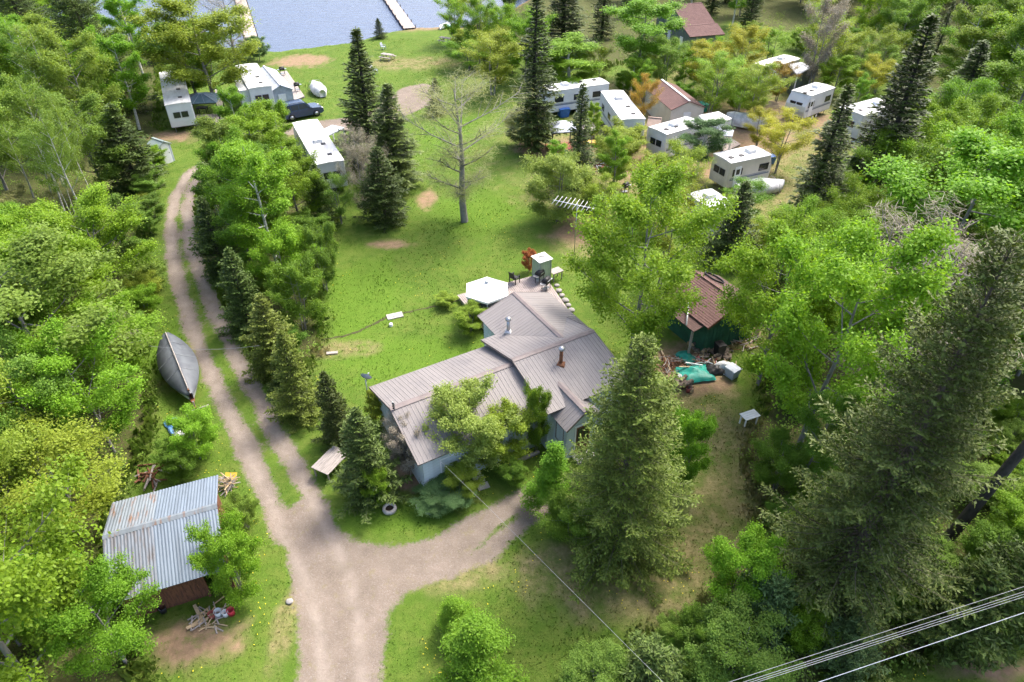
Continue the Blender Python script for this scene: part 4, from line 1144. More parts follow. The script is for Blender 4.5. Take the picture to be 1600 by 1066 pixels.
# ------------------------------------------------------------------ travel trailers
AVOID = []
def camper(label, far, near, W=2.5, Hh=3.05, side=None, roof=None, stripe=None, ends=.35, zr=3.05, name="travel_trailer", nose='far', ext=0.0, wins=(True,True), acs=(.35,), L=None, group=None, slide=None, skylight=True):
    """far and near are photo pixels of the roof's centre line at its two ends"""
    a, b_ = at(*far, zr), at(*near, zr)
    d_ = (b_-a); L0 = d_.length; u_ = d_.normalized()
    if L: a = b_-u_*L; L0 = L
    b_ = b_+u_*ext; L0 += ext
    mid = (a+b_)/2; rz = math.atan2(u_.y, u_.x)
    t = thing(name, label, "trailer", (mid.x, mid.y, ground_z(mid.x, mid.y)), rz, group)
    for q in np.linspace(0,1,6): q_ = a.lerp(b_, float(q)); AVOID.extend([(q_.x,q_.y,2.1),(q_.x,q_.y-3.4,1.7),(q_.x,q_.y-6.2,1.3)])
    side, roof, stripe = side or M['trailer_side'], roof or M['trailer_roof'], stripe or M['stripe']
    h2 = L0/2; w2 = W/2; z0 = .55; z1 = Hh-.06
    # body: side profile with raked nose, run across the width
    e0 = ends if nose == 'far' else .08; e1 = ends if nose == 'near' else .08
    prof = [(-h2+e0*.4,z0),(h2-e1*.4,z0),(h2,z0+.7),(h2-.02,z0+1.3),(h2-e1,z1),(-h2+e0,z1),(-h2+.02,z0+1.3),(-h2,z0+.7)]
    b = MB(); b.prism(prof, -w2, w2); bo = b.build("body", side, t)
    bv = bo.modifiers.new("bevel", "BEVEL"); bv.width = .09; bv.segments = 2
    # roof skin, slightly crowned, a touch proud of the body
    b = MB(); n_ = 10; y_s = [(-w2-.02,z1-.07),(-w2-.02,z1),(-w2*.6,z1+.05),(0,z1+.075),(w2*.6,z1+.05),(w2+.02,z1),(w2+.02,z1-.07)]
    xs = [-h2+e0-.04, h2-e1+.04]
    for x in xs: b.v += [(x,y,z) for y,z in y_s]
    for k in range(6): b.f.append((k,k+1,8+k,7+k))
    b.f += [(6,5,4,3,2,1,0),(7,8,9,10,11,12,13)]
    ro = b.build("roof", roof, t)
    for f in acs:
        x = -h2+L0*f; b = MB(); b.prism([(x-.45,z1+.06),(x+.45,z1+.06),(x+.38,z1+.34),(x-.3,z1+.34)], -.36, .36); b.build("air_conditioner", M['white'], ro)
    for f in (.15,.62,.85):
        x = -h2+L0*f; MB().box(x-.2,x+.2,.15,.55,z1+.03,z1+.13).build("roof_vent", M['black'] if f > .6 else M['white'], ro)
    # side windows, stripes, door
    for s in (-1,1):
        nw = 2 if L0 < 7 else 3
        for k in range(nw):
            xc = -h2+L0*(.2+.6*k/(nw-1)); 
            fr = MB(); fr.box(xc-.55,xc+.55,s*(w2+.004)-.012,s*(w2+.004)+.012,z0+1.1,z0+1.75); wo = fr.build("window", M['black'], t)
            MB().box(xc-.5,xc+.5,s*(w2+.02)-.004,s*(w2+.02)+.004,z0+1.15,z0+1.7).build("pane", M['glass'], wo)
        st = MB(); st.box(-h2+.25,h2-.25,s*(w2+.005)-.003,s*(w2+.005)+.003,z0+.72,z0+.86); st.box(-h2+.6,h2-.25,s*(w2+.005)-.003,s*(w2+.005)+.003,z0+.9,z0+.95)
        st.build("stripe", stripe, t)
        for dx in (-.45,.45):
            x = h2*.1+dx*.9
            wh = MB().tube([(x,s*(w2-.28),.33),(x,s*(w2-.02),.33)], .33, 14).build("wheel", M['rubber'], t, True)
            MB().tube([(x,s*(w2-.05),.33),(x,s*(w2-.005),.33)], .17, 10).build("rim", M['white'], wh)
    dr = MB().box(h2*.45,h2*.45+.7,w2-.005,w2+.03,z0+.05,z0+1.95).build("door", M['white'], t)
    MB().box(h2*.45+.15,h2*.45+.55,w2+.031,w2+.04,z0+1.2,z0+1.7).build("pane", M['glass'], dr)
    # end windows
    for s, e in ((-1,e0),(1,e1)):
        for y0 in (-.75,.05):
            x = s*(h2-.005) if e < .2 else s*(h2-.12)
            b = MB(); b.box(x-.03,x+.03,y0,y0+.68,z0+1.0,z0+1.6) if e < .2 else b.box(x-.09,x+.06,y0,y0+.68,z0+1.15,z0+1.6)
            wo = b.build("window", M['black'], t)
            xx = x+s*(.035 if e < .2 else .065)
            MB().box(xx-.004,xx+.004,y0+.04,y0+.64,z0+1.05 if e < .2 else z0+1.19,z0+1.56).build("pane", M['glass'], wo)
    # underframe, tongue, gas bottles, jacks
    b = MB(); b.box(-h2+.3,h2-.3,-w2+.3,w2-.3,.42,z0+.01); b.build("chassis", M['black'], t)
    sx = -1 if nose == 'far' else 1
    tg = MB(); tg.bar((sx*(h2-.3),-.6,.48),(sx*(h2+1.1),0,.48),.1); tg.bar((sx*(h2-.3),.6,.48),(sx*(h2+1.1),0,.48),.1); tg.build("tongue", M['black'], t)
    for y in (-.17,.17): MB().lathe([(.01,.0),(.14,.0),(.15,.1),(.15,.38),(.08,.48),(.01,.5)], 10, (sx*(h2+.32),y,.5)).build("gas_bottle", M['white'], t, True)
    for x in (-h2+.5, h2-.5):
        for y in (-w2+.35, w2-.35): MB().bar((x,y,-.1),(x,y,.45),.06).build("jack", M['steel'], t)
    if slide:
        s, f0, f1 = slide
        MB().box(-h2+L0*f0,-h2+L0*f1,(w2+.012 if s > 0 else -w2-.95),(w2+.95 if s > 0 else -w2-.012),z0+.15,z1-.28).build("slide_out", side, t)
        MB().box(-h2+L0*f0-.04,-h2+L0*f1+.04,(w2+.03 if s > 0 else -w2-1.0),(w2+1.0 if s > 0 else -w2-.03),z1-.279,z1-.22).build("slide_roof", roof, t)
    return t, (a, b_, u_, rz, L0, W)

camper("white trailer with black-framed end windows at the left edge of the campsite", (266.5,110), (278,162.5), 2.6)
camper("white trailer with a slide-out beside the dark blue SUV", (384,100), (406.5,137), 2.55, slide=(-1,.55,.95))
camper("long white trailer below the dark blue SUV, nearest the driveway bend", (475,187), (516,254), 2.5, acs=(.55,))
camper("big white trailer with swoosh stripes beside the rust-leaved tree", (955,141), (985,181), 2.5, ext=1.2, Hh=3.3, zr=3.3)
camper("white trailer behind the lime tree at the campsite's back", (878,135), (945,126), 2.4, L=8.0)
camper("white trailer joined to a flat-roofed addition behind the willow", (1090,186), (1027,204), 2.5, acs=(.6,))
camper("cream trailer with leaf-littered roof below the brown deck", (1196,232), (1128,246), 2.5, side=M['trailer_cream'])
camper("old trailer with tarped white roof behind the small dark spruce", (1090,296), (1124,318), 2.4, roof=M['tarp_white'], zr=2.7, Hh=2.7, ext=1.5)
camper("small camper with white roof under the yellowish trees", (1022,266), (1056,278), 2.2, Hh=2.6, zr=2.6)
camper("cream and brown trailer with dark end window at the wood's edge", (1238,88), (1187,103), 2.5, side=M['trailer_cream'], stripe=M['stripe_tan'], nose='near')
camper("white trailer with rounded nose beside the round lime tree", (1290,132), (1247,147), 2.5, nose='near', ends=.7)
camper("large trailer under a white tarp roof behind the two tall spruces", (1392,158), (1330,174), 3.0, roof=M['tarp_white'], Hh=3.1)

def flat_hut(name, label, cat, corners, zt, side, roof, th=.12, door=None, pitch=0.0, floor=None):
    """hut from the pixels of its roof's corners at height zt"""
    P = [at(x, y, zt) for x, y in corners]; c = sum(P, Vector())/len(P)
    t = thing(name, label, cat, (c.x, c.y, ground_z(c.x, c.y)), 0)
    Q = [(p-c) for p in P]; AVOID.append((c.x,c.y,2.6))
    b = MB(); n_ = len(Q)
    b.v += [(q.x*.95,q.y*.95,-.1) for q in Q]+[(q.x*.95,q.y*.95,zt-th-.002) for q in Q]
    for i in range(n_): b.f.append((i,(i+1)%n_,n_+(i+1)%n_,n_+i))
    b.build("wall", side, t)
    b = MB(); b.slab([(q.x,q.y,zt) for q in Q], th); b.build("roof", roof, t)
    # batten strips on the roof and corner posts
    for f in (.25,.5,.75):
        a, d_ = Q[0].lerp(Q[1], f), Q[3].lerp(Q[2], f) if n_ > 3 else Q[2]
        MB().bar((a.x,a.y,zt+.012),(d_.x,d_.y,zt+.012),.06,.03).build("roof_seam", roof, t)
    for i in range(n_):
        q = Q[i]; MB().bar((q.x*.955,q.y*.955,-.1),(q.x*.955,q.y*.955,zt-th-.01),.1).build("corner_post", M['white'], t)
    return t, Q
flat_hut("trailer_addition", "white flat-roofed room joined to the trailer by the blue awning", "annex", [(1092,179),(1123,173),(1144,184),(1108,196)], 3.0, M['trailer_side'], M['trailer_roof'])
flat_hut("trailer_addition", "low white flat-roofed annex beside the cream and brown trailer", "annex", [(1231,101),(1252,97),(1271,104),(1246,117)], 2.8, M['cabin_green'], M['tarp_white'])
# gabled grey shed room beside trailer B
def gable_hut(name, label, cat, ridge_far, ridge_near, zr, hw_, ze, side, roof, ridge_m=None, shingle=None, open_front=False):
    a, b_ = at(*ridge_far, zr), at(*ridge_near, zr); d_ = b_-a; L_ = d_.length; rz = math.atan2(d_.y, d_.x); mid = (a+b_)/2; AVOID.extend([(mid.x,mid.y,hw_+1.2),(mid.x,mid.y-hw_-2.5,hw_),(mid.x,mid.y-2*hw_-3,hw_*.8)])
    t = thing(name, label, cat, (mid.x, mid.y, ground_z(mid.x, mid.y)), rz)
    h2 = L_/2; w_ = MB(); k = hw_-.12; zz = zr-.1-(zr-ze)*0
    prof = [(-k,-.2),(k,-.2),(k,ze-.06),(0,zr-.1),(-k,ze-.06)]
    w_.v += [(-h2+.15,y,z) for y,z in prof]+[(h2-.15,y,z) for y,z in prof]
    w_.f += [tuple(range(5)), tuple(reversed(range(5,10)))]+[(i,5+i,5+(i+1)%5,(i+1)%5) for i in range(5)]
    w_.build("wall", side, t)
    u_ = MB(); u_.slab([(-h2,-hw_,ze),(h2,-hw_,ze),(h2,0,zr),(-h2,0,zr)], .08); u_.slab([(-h2,0,zr-.002),(h2,0,zr-.002),(h2,hw_,ze),(-h2,hw_,ze)], .08)
    r_ = u_.build("roof", roof, t)
    MB().bar((-h2-.01,0,zr+.015),(h2+.01,0,zr+.015),.22,.04).build("ridge_cap", ridge_m or roof, r_)
    if shingle:
        shingle_slope(r_, (h2+.02,-hw_-.02,ze+.01), (-h2-.02,-hw_-.02,ze+.01), (h2+.02,0,zr+.02), shingle, .2)
        shingle_slope(r_, (h2+.02,hw_+.02,ze+.01), (-h2-.02,hw_+.02,ze+.01), (h2+.02,0,zr+.02), shingle, .2)
    for xx in (-h2+.14, h2-.14):
        s = 1 if xx > 0 else -1
        d2 = MB().box(xx-.02 if s > 0 else xx-.05, xx+.05 if s > 0 else xx+.02, -.45, .4, 0, 1.95).build("door", M['white'], t)
        MB().box(xx+s*.06-.01, xx+s*.06+.01, .22, .28, .95, 1.05).build("handle", M['black'], d2)
    return t
gable_hut("gabled_annex", "grey gabled annex between the slide-out trailer and the patio", "annex", (412,103), (438,133), 3.0, 1.35, 2.35, M['canopy_grey'], M['canopy_grey'])
cbn = gable_hut("cabin", "dark green cabin with reddish shingle roof at the top among the trees", "cabin", (1050,9), (1096,5), 5.0, 4.2, 3.0, M['cabin_green'], M['shingle_red'], shingle=M['shingle_red'])
gable_hut("cabin_porch_wing", "low wing with shingle roof in front of the dark green cabin", "cabin", (1066,42), (1120,38), 3.4, 2.6, 2.5, M['cabin_green'], M['shingle_red'], shingle=M['shingle_red'])
gable_hut("camp_shelter", "shelter with brown front and white back roof slope behind the long white trailer", "shelter", (1034,124), (1078,158), 3.2, 2.0, 2.4, M['trailer_cream'], M['shingle_red'], M['white'])
gable_hut("garden_shed", "small grey metal shed half hidden at the left wood's edge", "shed", (238,216), (256,222), 2.2, .75, 1.8, M['canopy_grey'], M['galv'])
gable_hut("playhouse", "small grey peaked hut left of the long white trailer's end", "hut", (1013,184), (1034,186), 2.3, 1.1, 1.7, M['canopy_grey'], M['canopy_tan'])

def shelter(name, label, cat, c, zt, w_, d_, rz, roof, posts, ztop, wall=None, seams=True, vent=False, floor=None):
    """four-post shelter with a hipped or low roof"""
    p = at(*c, zt); AVOID.append((p.x,p.y,w_*.75)); t = thing(name, label, cat, (p.x,p.y,ground_z(p.x,p.y)), rz)
    x, y = w_/2, d_/2; k = .18
    b = MB()
    top = [(-x*k,-y*k,ztop),(x*k,-y*k,ztop),(x*k,y*k,ztop),(-x*k,y*k,ztop)]; bot = [(-x,-y,zt),(x,-y,zt),(x,y,zt),(-x,y,zt)]
    for i in range(4): b.slab([bot[i],bot[(i+1)%4],top[(i+1)%4],top[i]], .05)
    b.slab(top, .04); r_ = b.build("roof", roof, t)
    if seams:
        for i in range(4):
            for f in (0,.33,.66):
                a_ = Vector(bot[i]).lerp(Vector(bot[(i+1)%4]), f); c_ = Vector(top[i]).lerp(Vector(top[(i+1)%4]), f)
                MB().bar(a_+Vector((0,0,.015)), c_+Vector((0,0,.015)), .05,.03).build("roof_seam", M['stripe'], r_)
    if vent: MB().box(-x*.3,x*.3,-y*.3,y*.3,ztop+.06,ztop+.12).build("roof_vent", roof, r_)
    for sx in (-1,1):
        for sy in (-1,1): MB().bar((sx*x*.93,sy*y*.93,-.1),(sx*x*.93,sy*y*.93,zt),.1).build("post", posts, t)
    e = MB()
    for i in range(4):
        a_, c_ = Vector(bot[i])*.93, Vector(bot[(i+1)%4])*.93; a_.z = c_.z = zt-.07; e.bar(a_, c_, .06,.1)
    e.build("beam", posts, t)
    if wall:
        for i in range(4):
            a_, c_ = Vector(bot[i])*.9, Vector(bot[(i+1)%4])*.9
            b = MB(); n_ = 6
            for q in range(n_):
                s0, s1 = a_.lerp(c_, q/n_), a_.lerp(c_, (q+1)/n_)
                b.slab([(s0.x*(1+.02*(q%2)),s0.y*(1+.02*(q%2)),0),(s1.x*(1+.02*((q+1)%2)),s1.y*(1+.02*((q+1)%2)),0),(s1.x,s1.y,zt-.1),(s0.x,s0.y,zt-.1)], .02)
            b.build("curtain", wall, t)
    if floor: MB().box(-x*.97,x*.97,-y*.97,y*.97,-.05,.16).build("floor", floor, t)
    return t
shelter("hardtop_gazebo", "dark slate hardtop gazebo on a wooden platform beside the leftmost trailer", "gazebo", (316,155), 2.4, 3.7, 3.2, math.radians(8), M['dark_teal'], M['black'], 3.0, floor=M['wood_deck'])
simple_table("patio_table", "dark patio table under the slate hardtop gazebo", 318, 178, .1, 1.2, .8, .72, M['black'])
shelter("camp_gazebo", "grey-roofed gazebo with brick-brown floor behind the bare maple", "gazebo", (878,200), 2.3, 2.8, 2.8, .2, M['canopy_grey'], M['black'], 2.9, seams=False, floor=M['cloth_red'])
shelter("screen_tent", "tan canopy screen tent with grey curtains at the right wood's edge", "tent", (1446,200), 2.2, 3.6, 3.4, math.radians(25), M['canopy_tan'], M['black'], 2.95, wall=M['wood_grey'], seams=False, vent=True)
shelter("awning_canopy", "small pale blue canopy on the long white trailer's right end", "canopy", (1128,205), 2.3, 2.2, 1.8, math.radians(-20), M['canopy_grey'], M['white'], 2.5, seams=False)
shelter("awning_canopy", "narrow grey awning beside the trailer below the blue SUV", "awning", (510,205), 2.5, 1.6, 3.6, math.radians(-28), M['canopy_grey'], M['white'], 2.7, seams=False)
def patio(name, label, corners, z, m, nb_=12):
    P = [at(x, y, z) for x, y in corners]; c = sum(P, Vector())/4
    t = thing(name, label, "deck", (c.x,c.y,ground_z(c.x,c.y)), 0); Q = [p-c for p in P]
    MB().slab([(q.x*.98,q.y*.98,z-.04) for q in Q], .2).build("frame", M['wood_grey'], t)
    for k in range(nb_):
        a, b_ = k/nb_, (k+.9)/nb_
        MB().slab([(*v[:2], z) for v in (Q[0].lerp(Q[1],a), Q[0].lerp(Q[1],b_), Q[3].lerp(Q[2],b_), Q[3].lerp(Q[2],a))], .035).build("plank", m, t)
patio("trailer_deck", "narrow pale deck beside the slate hardtop gazebo", [(336,140),(349,143),(352,184),(338,180)], .25, M['wood_grey'])
patio("trailer_deck", "pale deck cluttered with barbecue beside the grey gabled annex", [(437,112),(448,110),(476,150),(456,158)], .25, M['wood_grey'])
patio("trailer_deck", "brown deck between the blue canopy and the cream trailer", [(1118,222),(1142,214),(1158,224),(1133,236)], .25, M['wood_deck'])
barbecue("barbecue", "covered black barbecue on the deck by the blue SUV", 465, 142, .5, z=.27)
barbecue("barbecue", "black barbecue at the far end of the deck by the grey annex", 442, 117, .5, z=.27)
barbecue("barbecue", "black kettle barbecue among the shrubs in front of the small camper", 976, 302, .7, z=.02)

# ------------------------------------------------------------------ the blue SUV
cA, cB = at(441,190), at(503,178)
cm = (cA+cB)/2; crz = math.atan2((cB-cA).y, (cB-cA).x)
car = thing("parked_suv", "dark blue SUV parked between the white trailers on the camp road", "car", (cm.x,cm.y,ground_z(cm.x,cm.y)), crz)
b = MB()
lower = [(-2.35,.45),(-2.38,.8),(-2.3,1.02),(1.05,1.06),(2.0,.98),(2.3,.82),(2.36,.5),(2.1,.32),(1.85,.3),(1.8,.55),(1.6,.72),(1.3,.72),(1.1,.55),(1.05,.3),(-1.0,.3),(-1.05,.55),(-1.25,.72),(-1.55,.72),(-1.75,.55),(-1.8,.3),(-2.2,.34)]
b.prism(lower, -.93, .93); body = b.build("body", M['car_blue'], car)
b = MB(); cab_ = [(-2.28,1.0),(-2.12,1.62),(-1.95,1.72),(.15,1.74),(.4,1.68),(1.08,1.05)]
n_ = len(b.v)
for yb, yt in ((-.9,-.72),(.9,.72)): b.v += [(x, yb+(yt-yb)*(z-1.0)/.74, z) for x, z in cab_]
b.f += [tuple(range(6)), tuple(reversed(range(6,12)))]+[(i,6+i,6+(i+1)%6,(i+1)%6) for i in range(6)]
b.build("cabin", M['car_blue'], car)
for s in (-1,1):
    yb = lambda z: s*(.9-.18*(z-1.0)/.74+.008)
    for (x0,x1,xt0,xt1) in ((-2.05,-1.35,-1.95,-1.35),(-1.28,-.45,-1.28,-.45),(-.38,.85,-.38,.32)):
        MB().poly((x0,yb(1.1),1.1),(x1,yb(1.1),1.1),(xt1,yb(1.62),1.62),(xt0,yb(1.62),1.62)).build("side_window", M['glass'], car)
    MB().box(-1.9,.2,s*.62-.02,s*.62+.02,1.77,1.81).build("roof_rail", M['black'], car)
    MB().box(.75,.95,s*1.0-.09,s*1.0+.09,1.08,1.22).build("mirror", M['car_blue'], car)
    for x in (-1.4,1.45):
        wh = MB().tube([(x,s*.72,.36),(x,s*.95,.36)], .36, 18).build("wheel", M['rubber'], car, True)
        MB().tube([(x,s*.9,.36),(x,s*.962,.36)], .22, 12).build("rim", M['steel'], wh, True)
    MB().box(2.18,2.34,s*.68-.16,s*.68+.16,.72,.86).build("headlight", M['lamp_clear'], car)
    MB().box(-2.4,-2.28,s*.78-.1,s*.78+.1,.78,1.05).build("tail_light", M['lamp_red'], car)
b = MB(); b.poly((.47,-.66,1.66),(.47,.66,1.66),(1.07,.82,1.1),(1.07,-.82,1.1)); b.v = [(x+.02,y,z+.01) for x,y,z in b.v]; b.build("windscreen", M['glass'], car)
MB().box(-2.26,-2.19,-.65,.65,1.14,1.55).build("rear_window", M['glass'], car)
MB().box(2.34,2.4,-.45,.45,.55,.8).build("grille", M['black'], car)
MB().box(-2.44,-2.36,-.9,.9,.42,.62).build("bumper", M['black'], car)

# ------------------------------------------------------------------ lakeside
def picnic_table(label, x, y, rz):
    p = gat(x, y); t = thing("picnic_table", label, "picnic table", p, rz, "picnic tables on the lakeside lawn")
    for k in range(5): MB().box(-.95,.95,-.38+k*.155,-.38+k*.155+.14,.72,.76).build("top_board", M['wood_grey'], t)
    for s in (-1,1):
        for k in (0,1): MB().box(-.95,.95,s*.72-.14+k*.15,s*.72-.005+k*.15,.42,.46).build("bench_board", M['wood_grey'], t)
        MB().bar((s*.7,-.8,-.03),(s*.7,-.25,.72),.09,.05).build("leg", M['wood_grey'], t); MB().bar((s*.7,.8,-.03),(s*.7,.25,.72),.09,.05).build("leg", M['wood_grey'], t)
        MB().bar((s*.64,-.85,.39),(s*.64,.85,.39),.05,.1).build("bearer", M['wood_grey'], t)
picnic_table("grey picnic table with the nearest place to the spruce tip on the lakeside lawn", 606, 93, -.5)
picnic_table("grey picnic table farther up by the lake beside the bushes", 696, 66, -.5)
chair("lawn_chair", "white garden chair right of the tall spruce tip on the lakeside lawn", 578, 110, .6, M['canvas_white'])
chair("lawn_chair", "grey garden chair lying lower right of the spruce tip", 587, 116, 2.1, M['canopy_grey'])
chair("lawn_chair", "pale chair standing behind the nearer picnic table", 599, 77, 1.1, M['canopy_grey'])
def dock(label, p0, p1, w_, name="dock"):
    a, b_ = at(*p0, .1), at(*p1, .1); d_ = b_-a; L_ = d_.length
    t = thing(name, label, "dock", (a.x,a.y,-.3), math.atan2(d_.y,d_.x)); n_ = int(L_/.5)
    fr = MB(); fr.box(0,L_,-w_/2+.05,-w_/2+.2,.15,.36); fr.box(0,L_,w_/2-.2,w_/2-.05,.15,.36); fr.build("stringer", M['wood_grey'], t)
    me = MB().box(0,L_/n_-.03,-w_/2,w_/2,.361,.42).mesh("plank", M['dock_wood'])
    for k in range(n_): o = link("plank", me, t); o.location = (k*L_/n_,0,random.uniform(-.004,.004))
    for k in range(0, int(L_/4)+1):
        for s in (-1,1): MB().tube([(k*4+.4,s*(w_/2+.08),-1.6),(k*4+.4,s*(w_/2+.08),.75)], .07, 8).build("post", M['bark_dark'], t, True)
dock("long pale plank dock running out from the lakeside beach", (640,44), (598,-16), 1.9)
dock("second plank dock seen through the big lakeside tree's branches", (392,58), (372,-14), 1.9)
def rowboat(name, label, cat, x, y, L_, w_, m, rz, z=None, deckm=None, group=None):
    p = gat(x, y); t = thing(name, label, cat, (p.x,p.y,p.z if z is None else z), rz, group); n_ = 14; b = MB()
    for i in range(n_+1):
        f = i/n_; hw_ = max(.02, w_/2*(math.sin(math.pi*(f*.93+.035)))**.6); X = -L_/2+L_*f; zt = .42+.14*abs(2*f-1)**3
        for y_, z_ in ((-hw_,zt),(-hw_*.85,.14),(0,.02),(hw_*.85,.14),(hw_,zt),(hw_*.86,zt-.03),(0,.13),(-hw_*.86,zt-.03)): b.v.append((X,y_,z_))
    for i in range(n_):
        for k in range(8): b.f.append((i*8+k,i*8+(k+1)%8,(i+1)*8+(k+1)%8,(i+1)*8+k))
    b.f += [tuple(range(8)), tuple(reversed(range(n_*8,n_*8+8)))]
    b.build("hull", m, t, True)
    for f in (-.2,.2): MB().box(L_*f-.14,L_*f+.14,-w_*.38,w_*.38,.3,.34).build("thwart", deckm or M['wood_grey'], t)
    return t
rowboat("rowing_boat", "white boat pulled up on the beach beside the dock", "boat", 696, 42, 3.6, 1.5, M['white'], 1.2)
rowboat("rowing_boat", "teal canoe on the beach right of the white boat", "boat", 703, 42, 3.4, .9, M['tarp_teal'], .9)
rowboat("kayak", "pink kayak on the shore at the right end of the beach", "boat", 755, 44, 3.6, 1.0, M['pink_plastic'], .1)
rowboat("kayak", "grey canoe lying on the beach between the teal canoe and pink kayak", "boat", 724, 41, 3.4, .9, M['canopy_grey'], -.2)
rowboat("kayak", "small yellow kayak on the grass below the big white trailer", "boat", 926, 228, 2.4, .8, M['yellow_plastic'], .1)
def wrapped(label, name, x, y, L_, w_, h, rz, m, cat="boat"):
    """a boat wrapped in a tied cover on blocks"""
    p = gat(x, y); t = thing(name, label, cat, p, rz); n_ = 14; b = MB()
    for i in range(n_+1):
        f = i/n_; hw_ = max(.03,w_/2*(math.sin(math.pi*(f*.9+.08)))**.6); X = -L_/2+L_*f; zt = h*(.82+.18*math.sin(f*3.1)+.04*math.sin(f*14))
        for y_, z_ in ((-hw_*.8,.2),(-hw_,.55*h),(-hw_*.55,zt*.93),(0,zt),(hw_*.55,zt*.93),(hw_,.55*h),(hw_*.8,.2)): b.v.append((X,y_,z_))
    for i in range(n_):
        for k in range(6): b.f.append((i*7+k,i*7+k+1,(i+1)*7+k+1,(i+1)*7+k))
    b.f += [tuple(range(7)), tuple(reversed(range(n_*7,n_*7+7)))]
    b.build("cover", m, t, True)
    for f in (-.3,0,.3): MB().tube([(L_*f,-w_*.5,.3),(L_*f,-w_*.32,h*.97),(L_*f,0,h*1.04),(L_*f,w_*.32,h*.97),(L_*f,w_*.5,.3)], .02, 5).build("tie_strap", M['wire'], t)
    for f in (-.28,.28): MB().box(L_*f-.15,L_*f+.15,-w_*.3,w_*.3,-.1,.25).build("support_block", M['wood_grey'], t)
wrapped("boat wrapped in a white tarp on the lawn right of the blue SUV", "wrapped_boat", 498, 146, 4.2, 1.9, 1.3, math.radians(118), M['tarp_white'])
wrapped("boat under a pale cover behind the yellow tree", "wrapped_boat", 1165, 200, 4.6, 1.9, 1.6, math.radians(-30), M['tarp_white'])
wrapped("long pale blue tarped stack below the cream trailer", "tarped_stack", 1185, 300, 4.6, 2.4, 1.2, .2, M['tarp_white'], "tarp")
bin_("storage_bin", "teal plastic bin at the corner of the slide-out trailer", 423, 172, M['tarp_teal'], .6, .6)
bin_("storage_bin", "green bin behind the white flat-roofed annex", 1095, 172, M['tarp_teal'], 1.2, .8)
bin_("storage_bin", "blue tub by the camp gazebo", 880, 182, M['blue_plastic'], 1.2, .9)
bin_("storage_bin", "blue tub under the cream trailer's awning side", 1180, 262, M['blue_plastic'], .9, .6)
bin_("storage_bin", "bright blue tub right of the cream trailer", 1202, 255, M['blue_plastic'], .8, .7)
bin_("water_tank", "low grey box right of the camp gazebo", 920, 215, M['wood_grey'], 1.6, .9)
chair("lawn_chair", "orange chair at the yellow trees near the cream and brown trailer", 1173, 143, .6, M['orange_plastic'])
for k, (x, y, l) in enumerate([(1165,350,"wooden raised garden bed behind the green shed"),(1212,165,"row of pale planks stacked by the rounded trailer")]):
    p = gat(x, y); t = thing("raised_bed" if k == 0 else "plank_stack", l, "garden bed" if k == 0 else "planks", p, -.4)
    if k == 0:
        for (x0,x1,y0,y1) in ((-1,1,-.6,-.55),(-1,1,.55,.6),(-1,-.95,-.55,.55),(.95,1,-.55,.55)): MB().box(x0,x1,y0,y1,-.05,.4).build("board", M['wood_new'], t)
        MB().box(-.94,.94,-.54,.54,-.05,.3).build("soil", M['log'], t)
    else:
        for q in range(12): MB().box(-1.9,1.9,-1.0+q*.17,-1.0+q*.17+.13,.02+.05*(q%3),.06+.05*(q%3)).build("board", M['wood_new'], t)
pile("scrap_heap", "white and rusty scrap heap below the yellow kayak", "scrap", 940, 262, 46, 1.3, .06, .9, [M['canvas_white'],M['cloth_red'],M['rust'],M['white']], .4, 31)
pile("scrap_heap", "pale lumber scraps on the ground left of the tan screen tent", "lumber", 1345, 222, 36, 2.0, .06, 1.3, [M['wood_grey'],M['canvas_white'],M['wood_new']], .4, 33)
pile("scrap_heap", "heap of brown boards in the undergrowth behind the corrugated shed", "lumber", 238, 745, 22, 1.1, .05, .4, [M['wood_red'],M['wood_grey']], .4, 35)

# ------------------------------------------------------------------ trees
def quads_mesh(name, c, a, n, ln, wd, tint, mt):
    """rhombic leaves: centre c, long axis a, normal n"""
    a = a/np.linalg.norm(a, axis=1, keepdims=True)
    b = np.cross(n, a); b /= (np.linalg.norm(b, axis=1, keepdims=True)+1e-9)
    ln, wd = ln[:,None]/2, wd[:,None]/2
    V = np.stack([c-a*ln, c+b*wd-a*ln*.1, c+a*ln, c-b*wd-a*ln*.1], 1).reshape(-1, 3)
    N_ = len(c)
    me = bpy.data.meshes.new(name)
    me.vertices.add(4*N_); me.vertices.foreach_set("co", V.astype(np.float32).ravel())
    me.loops.add(4*N_); me.loops.foreach_set("vertex_index", np.arange(4*N_, dtype=np.int32))
    me.polygons.add(N_); me.polygons.foreach_set("loop_start", np.arange(0, 4*N_, 4, dtype=np.int32))
    me.update()
    t = me.attributes.new("tint", 'FLOAT', 'POINT'); t.data.foreach_set("value", np.repeat(tint, 4).astype(np.float32))
    me.materials.append(mt)
    return me

def rand_unit(rg, n):
    v = rg.normal(size=(n,3)); return v/np.linalg.norm(v, axis=1, keepdims=True)

def leaf_cloud(rg, centres, radii, per, leaf, flat=.75, up=.55, narrow=.62):
    """leaves scattered in clumps; returns arrays for quads_mesh"""
    K = len(centres)
    idx = np.repeat(np.arange(K), per); n = len(idx)
    off = rg.normal(size=(n,3))*.52; off[:,2] *= flat
    c = centres[idx]+off*radii[idx][:,None]
    nrm = rand_unit(rg, n); nrm[:,2] = np.abs(nrm[:,2])+up; nrm += off*.35
    nrm /= np.linalg.norm(nrm, axis=1, keepdims=True)
    ax = rand_unit(rg, n); ax -= nrm*(ax*nrm).sum(1, keepdims=True)
    l = leaf*rg.uniform(.65,1.35,n)
    ct = rg.uniform(.2,.8,K)
    tint = np.clip(ct[idx]*.55+rg.uniform(0,1,n)*.45, 0, 1)
    return c, ax, nrm, l, l*narrow, tint

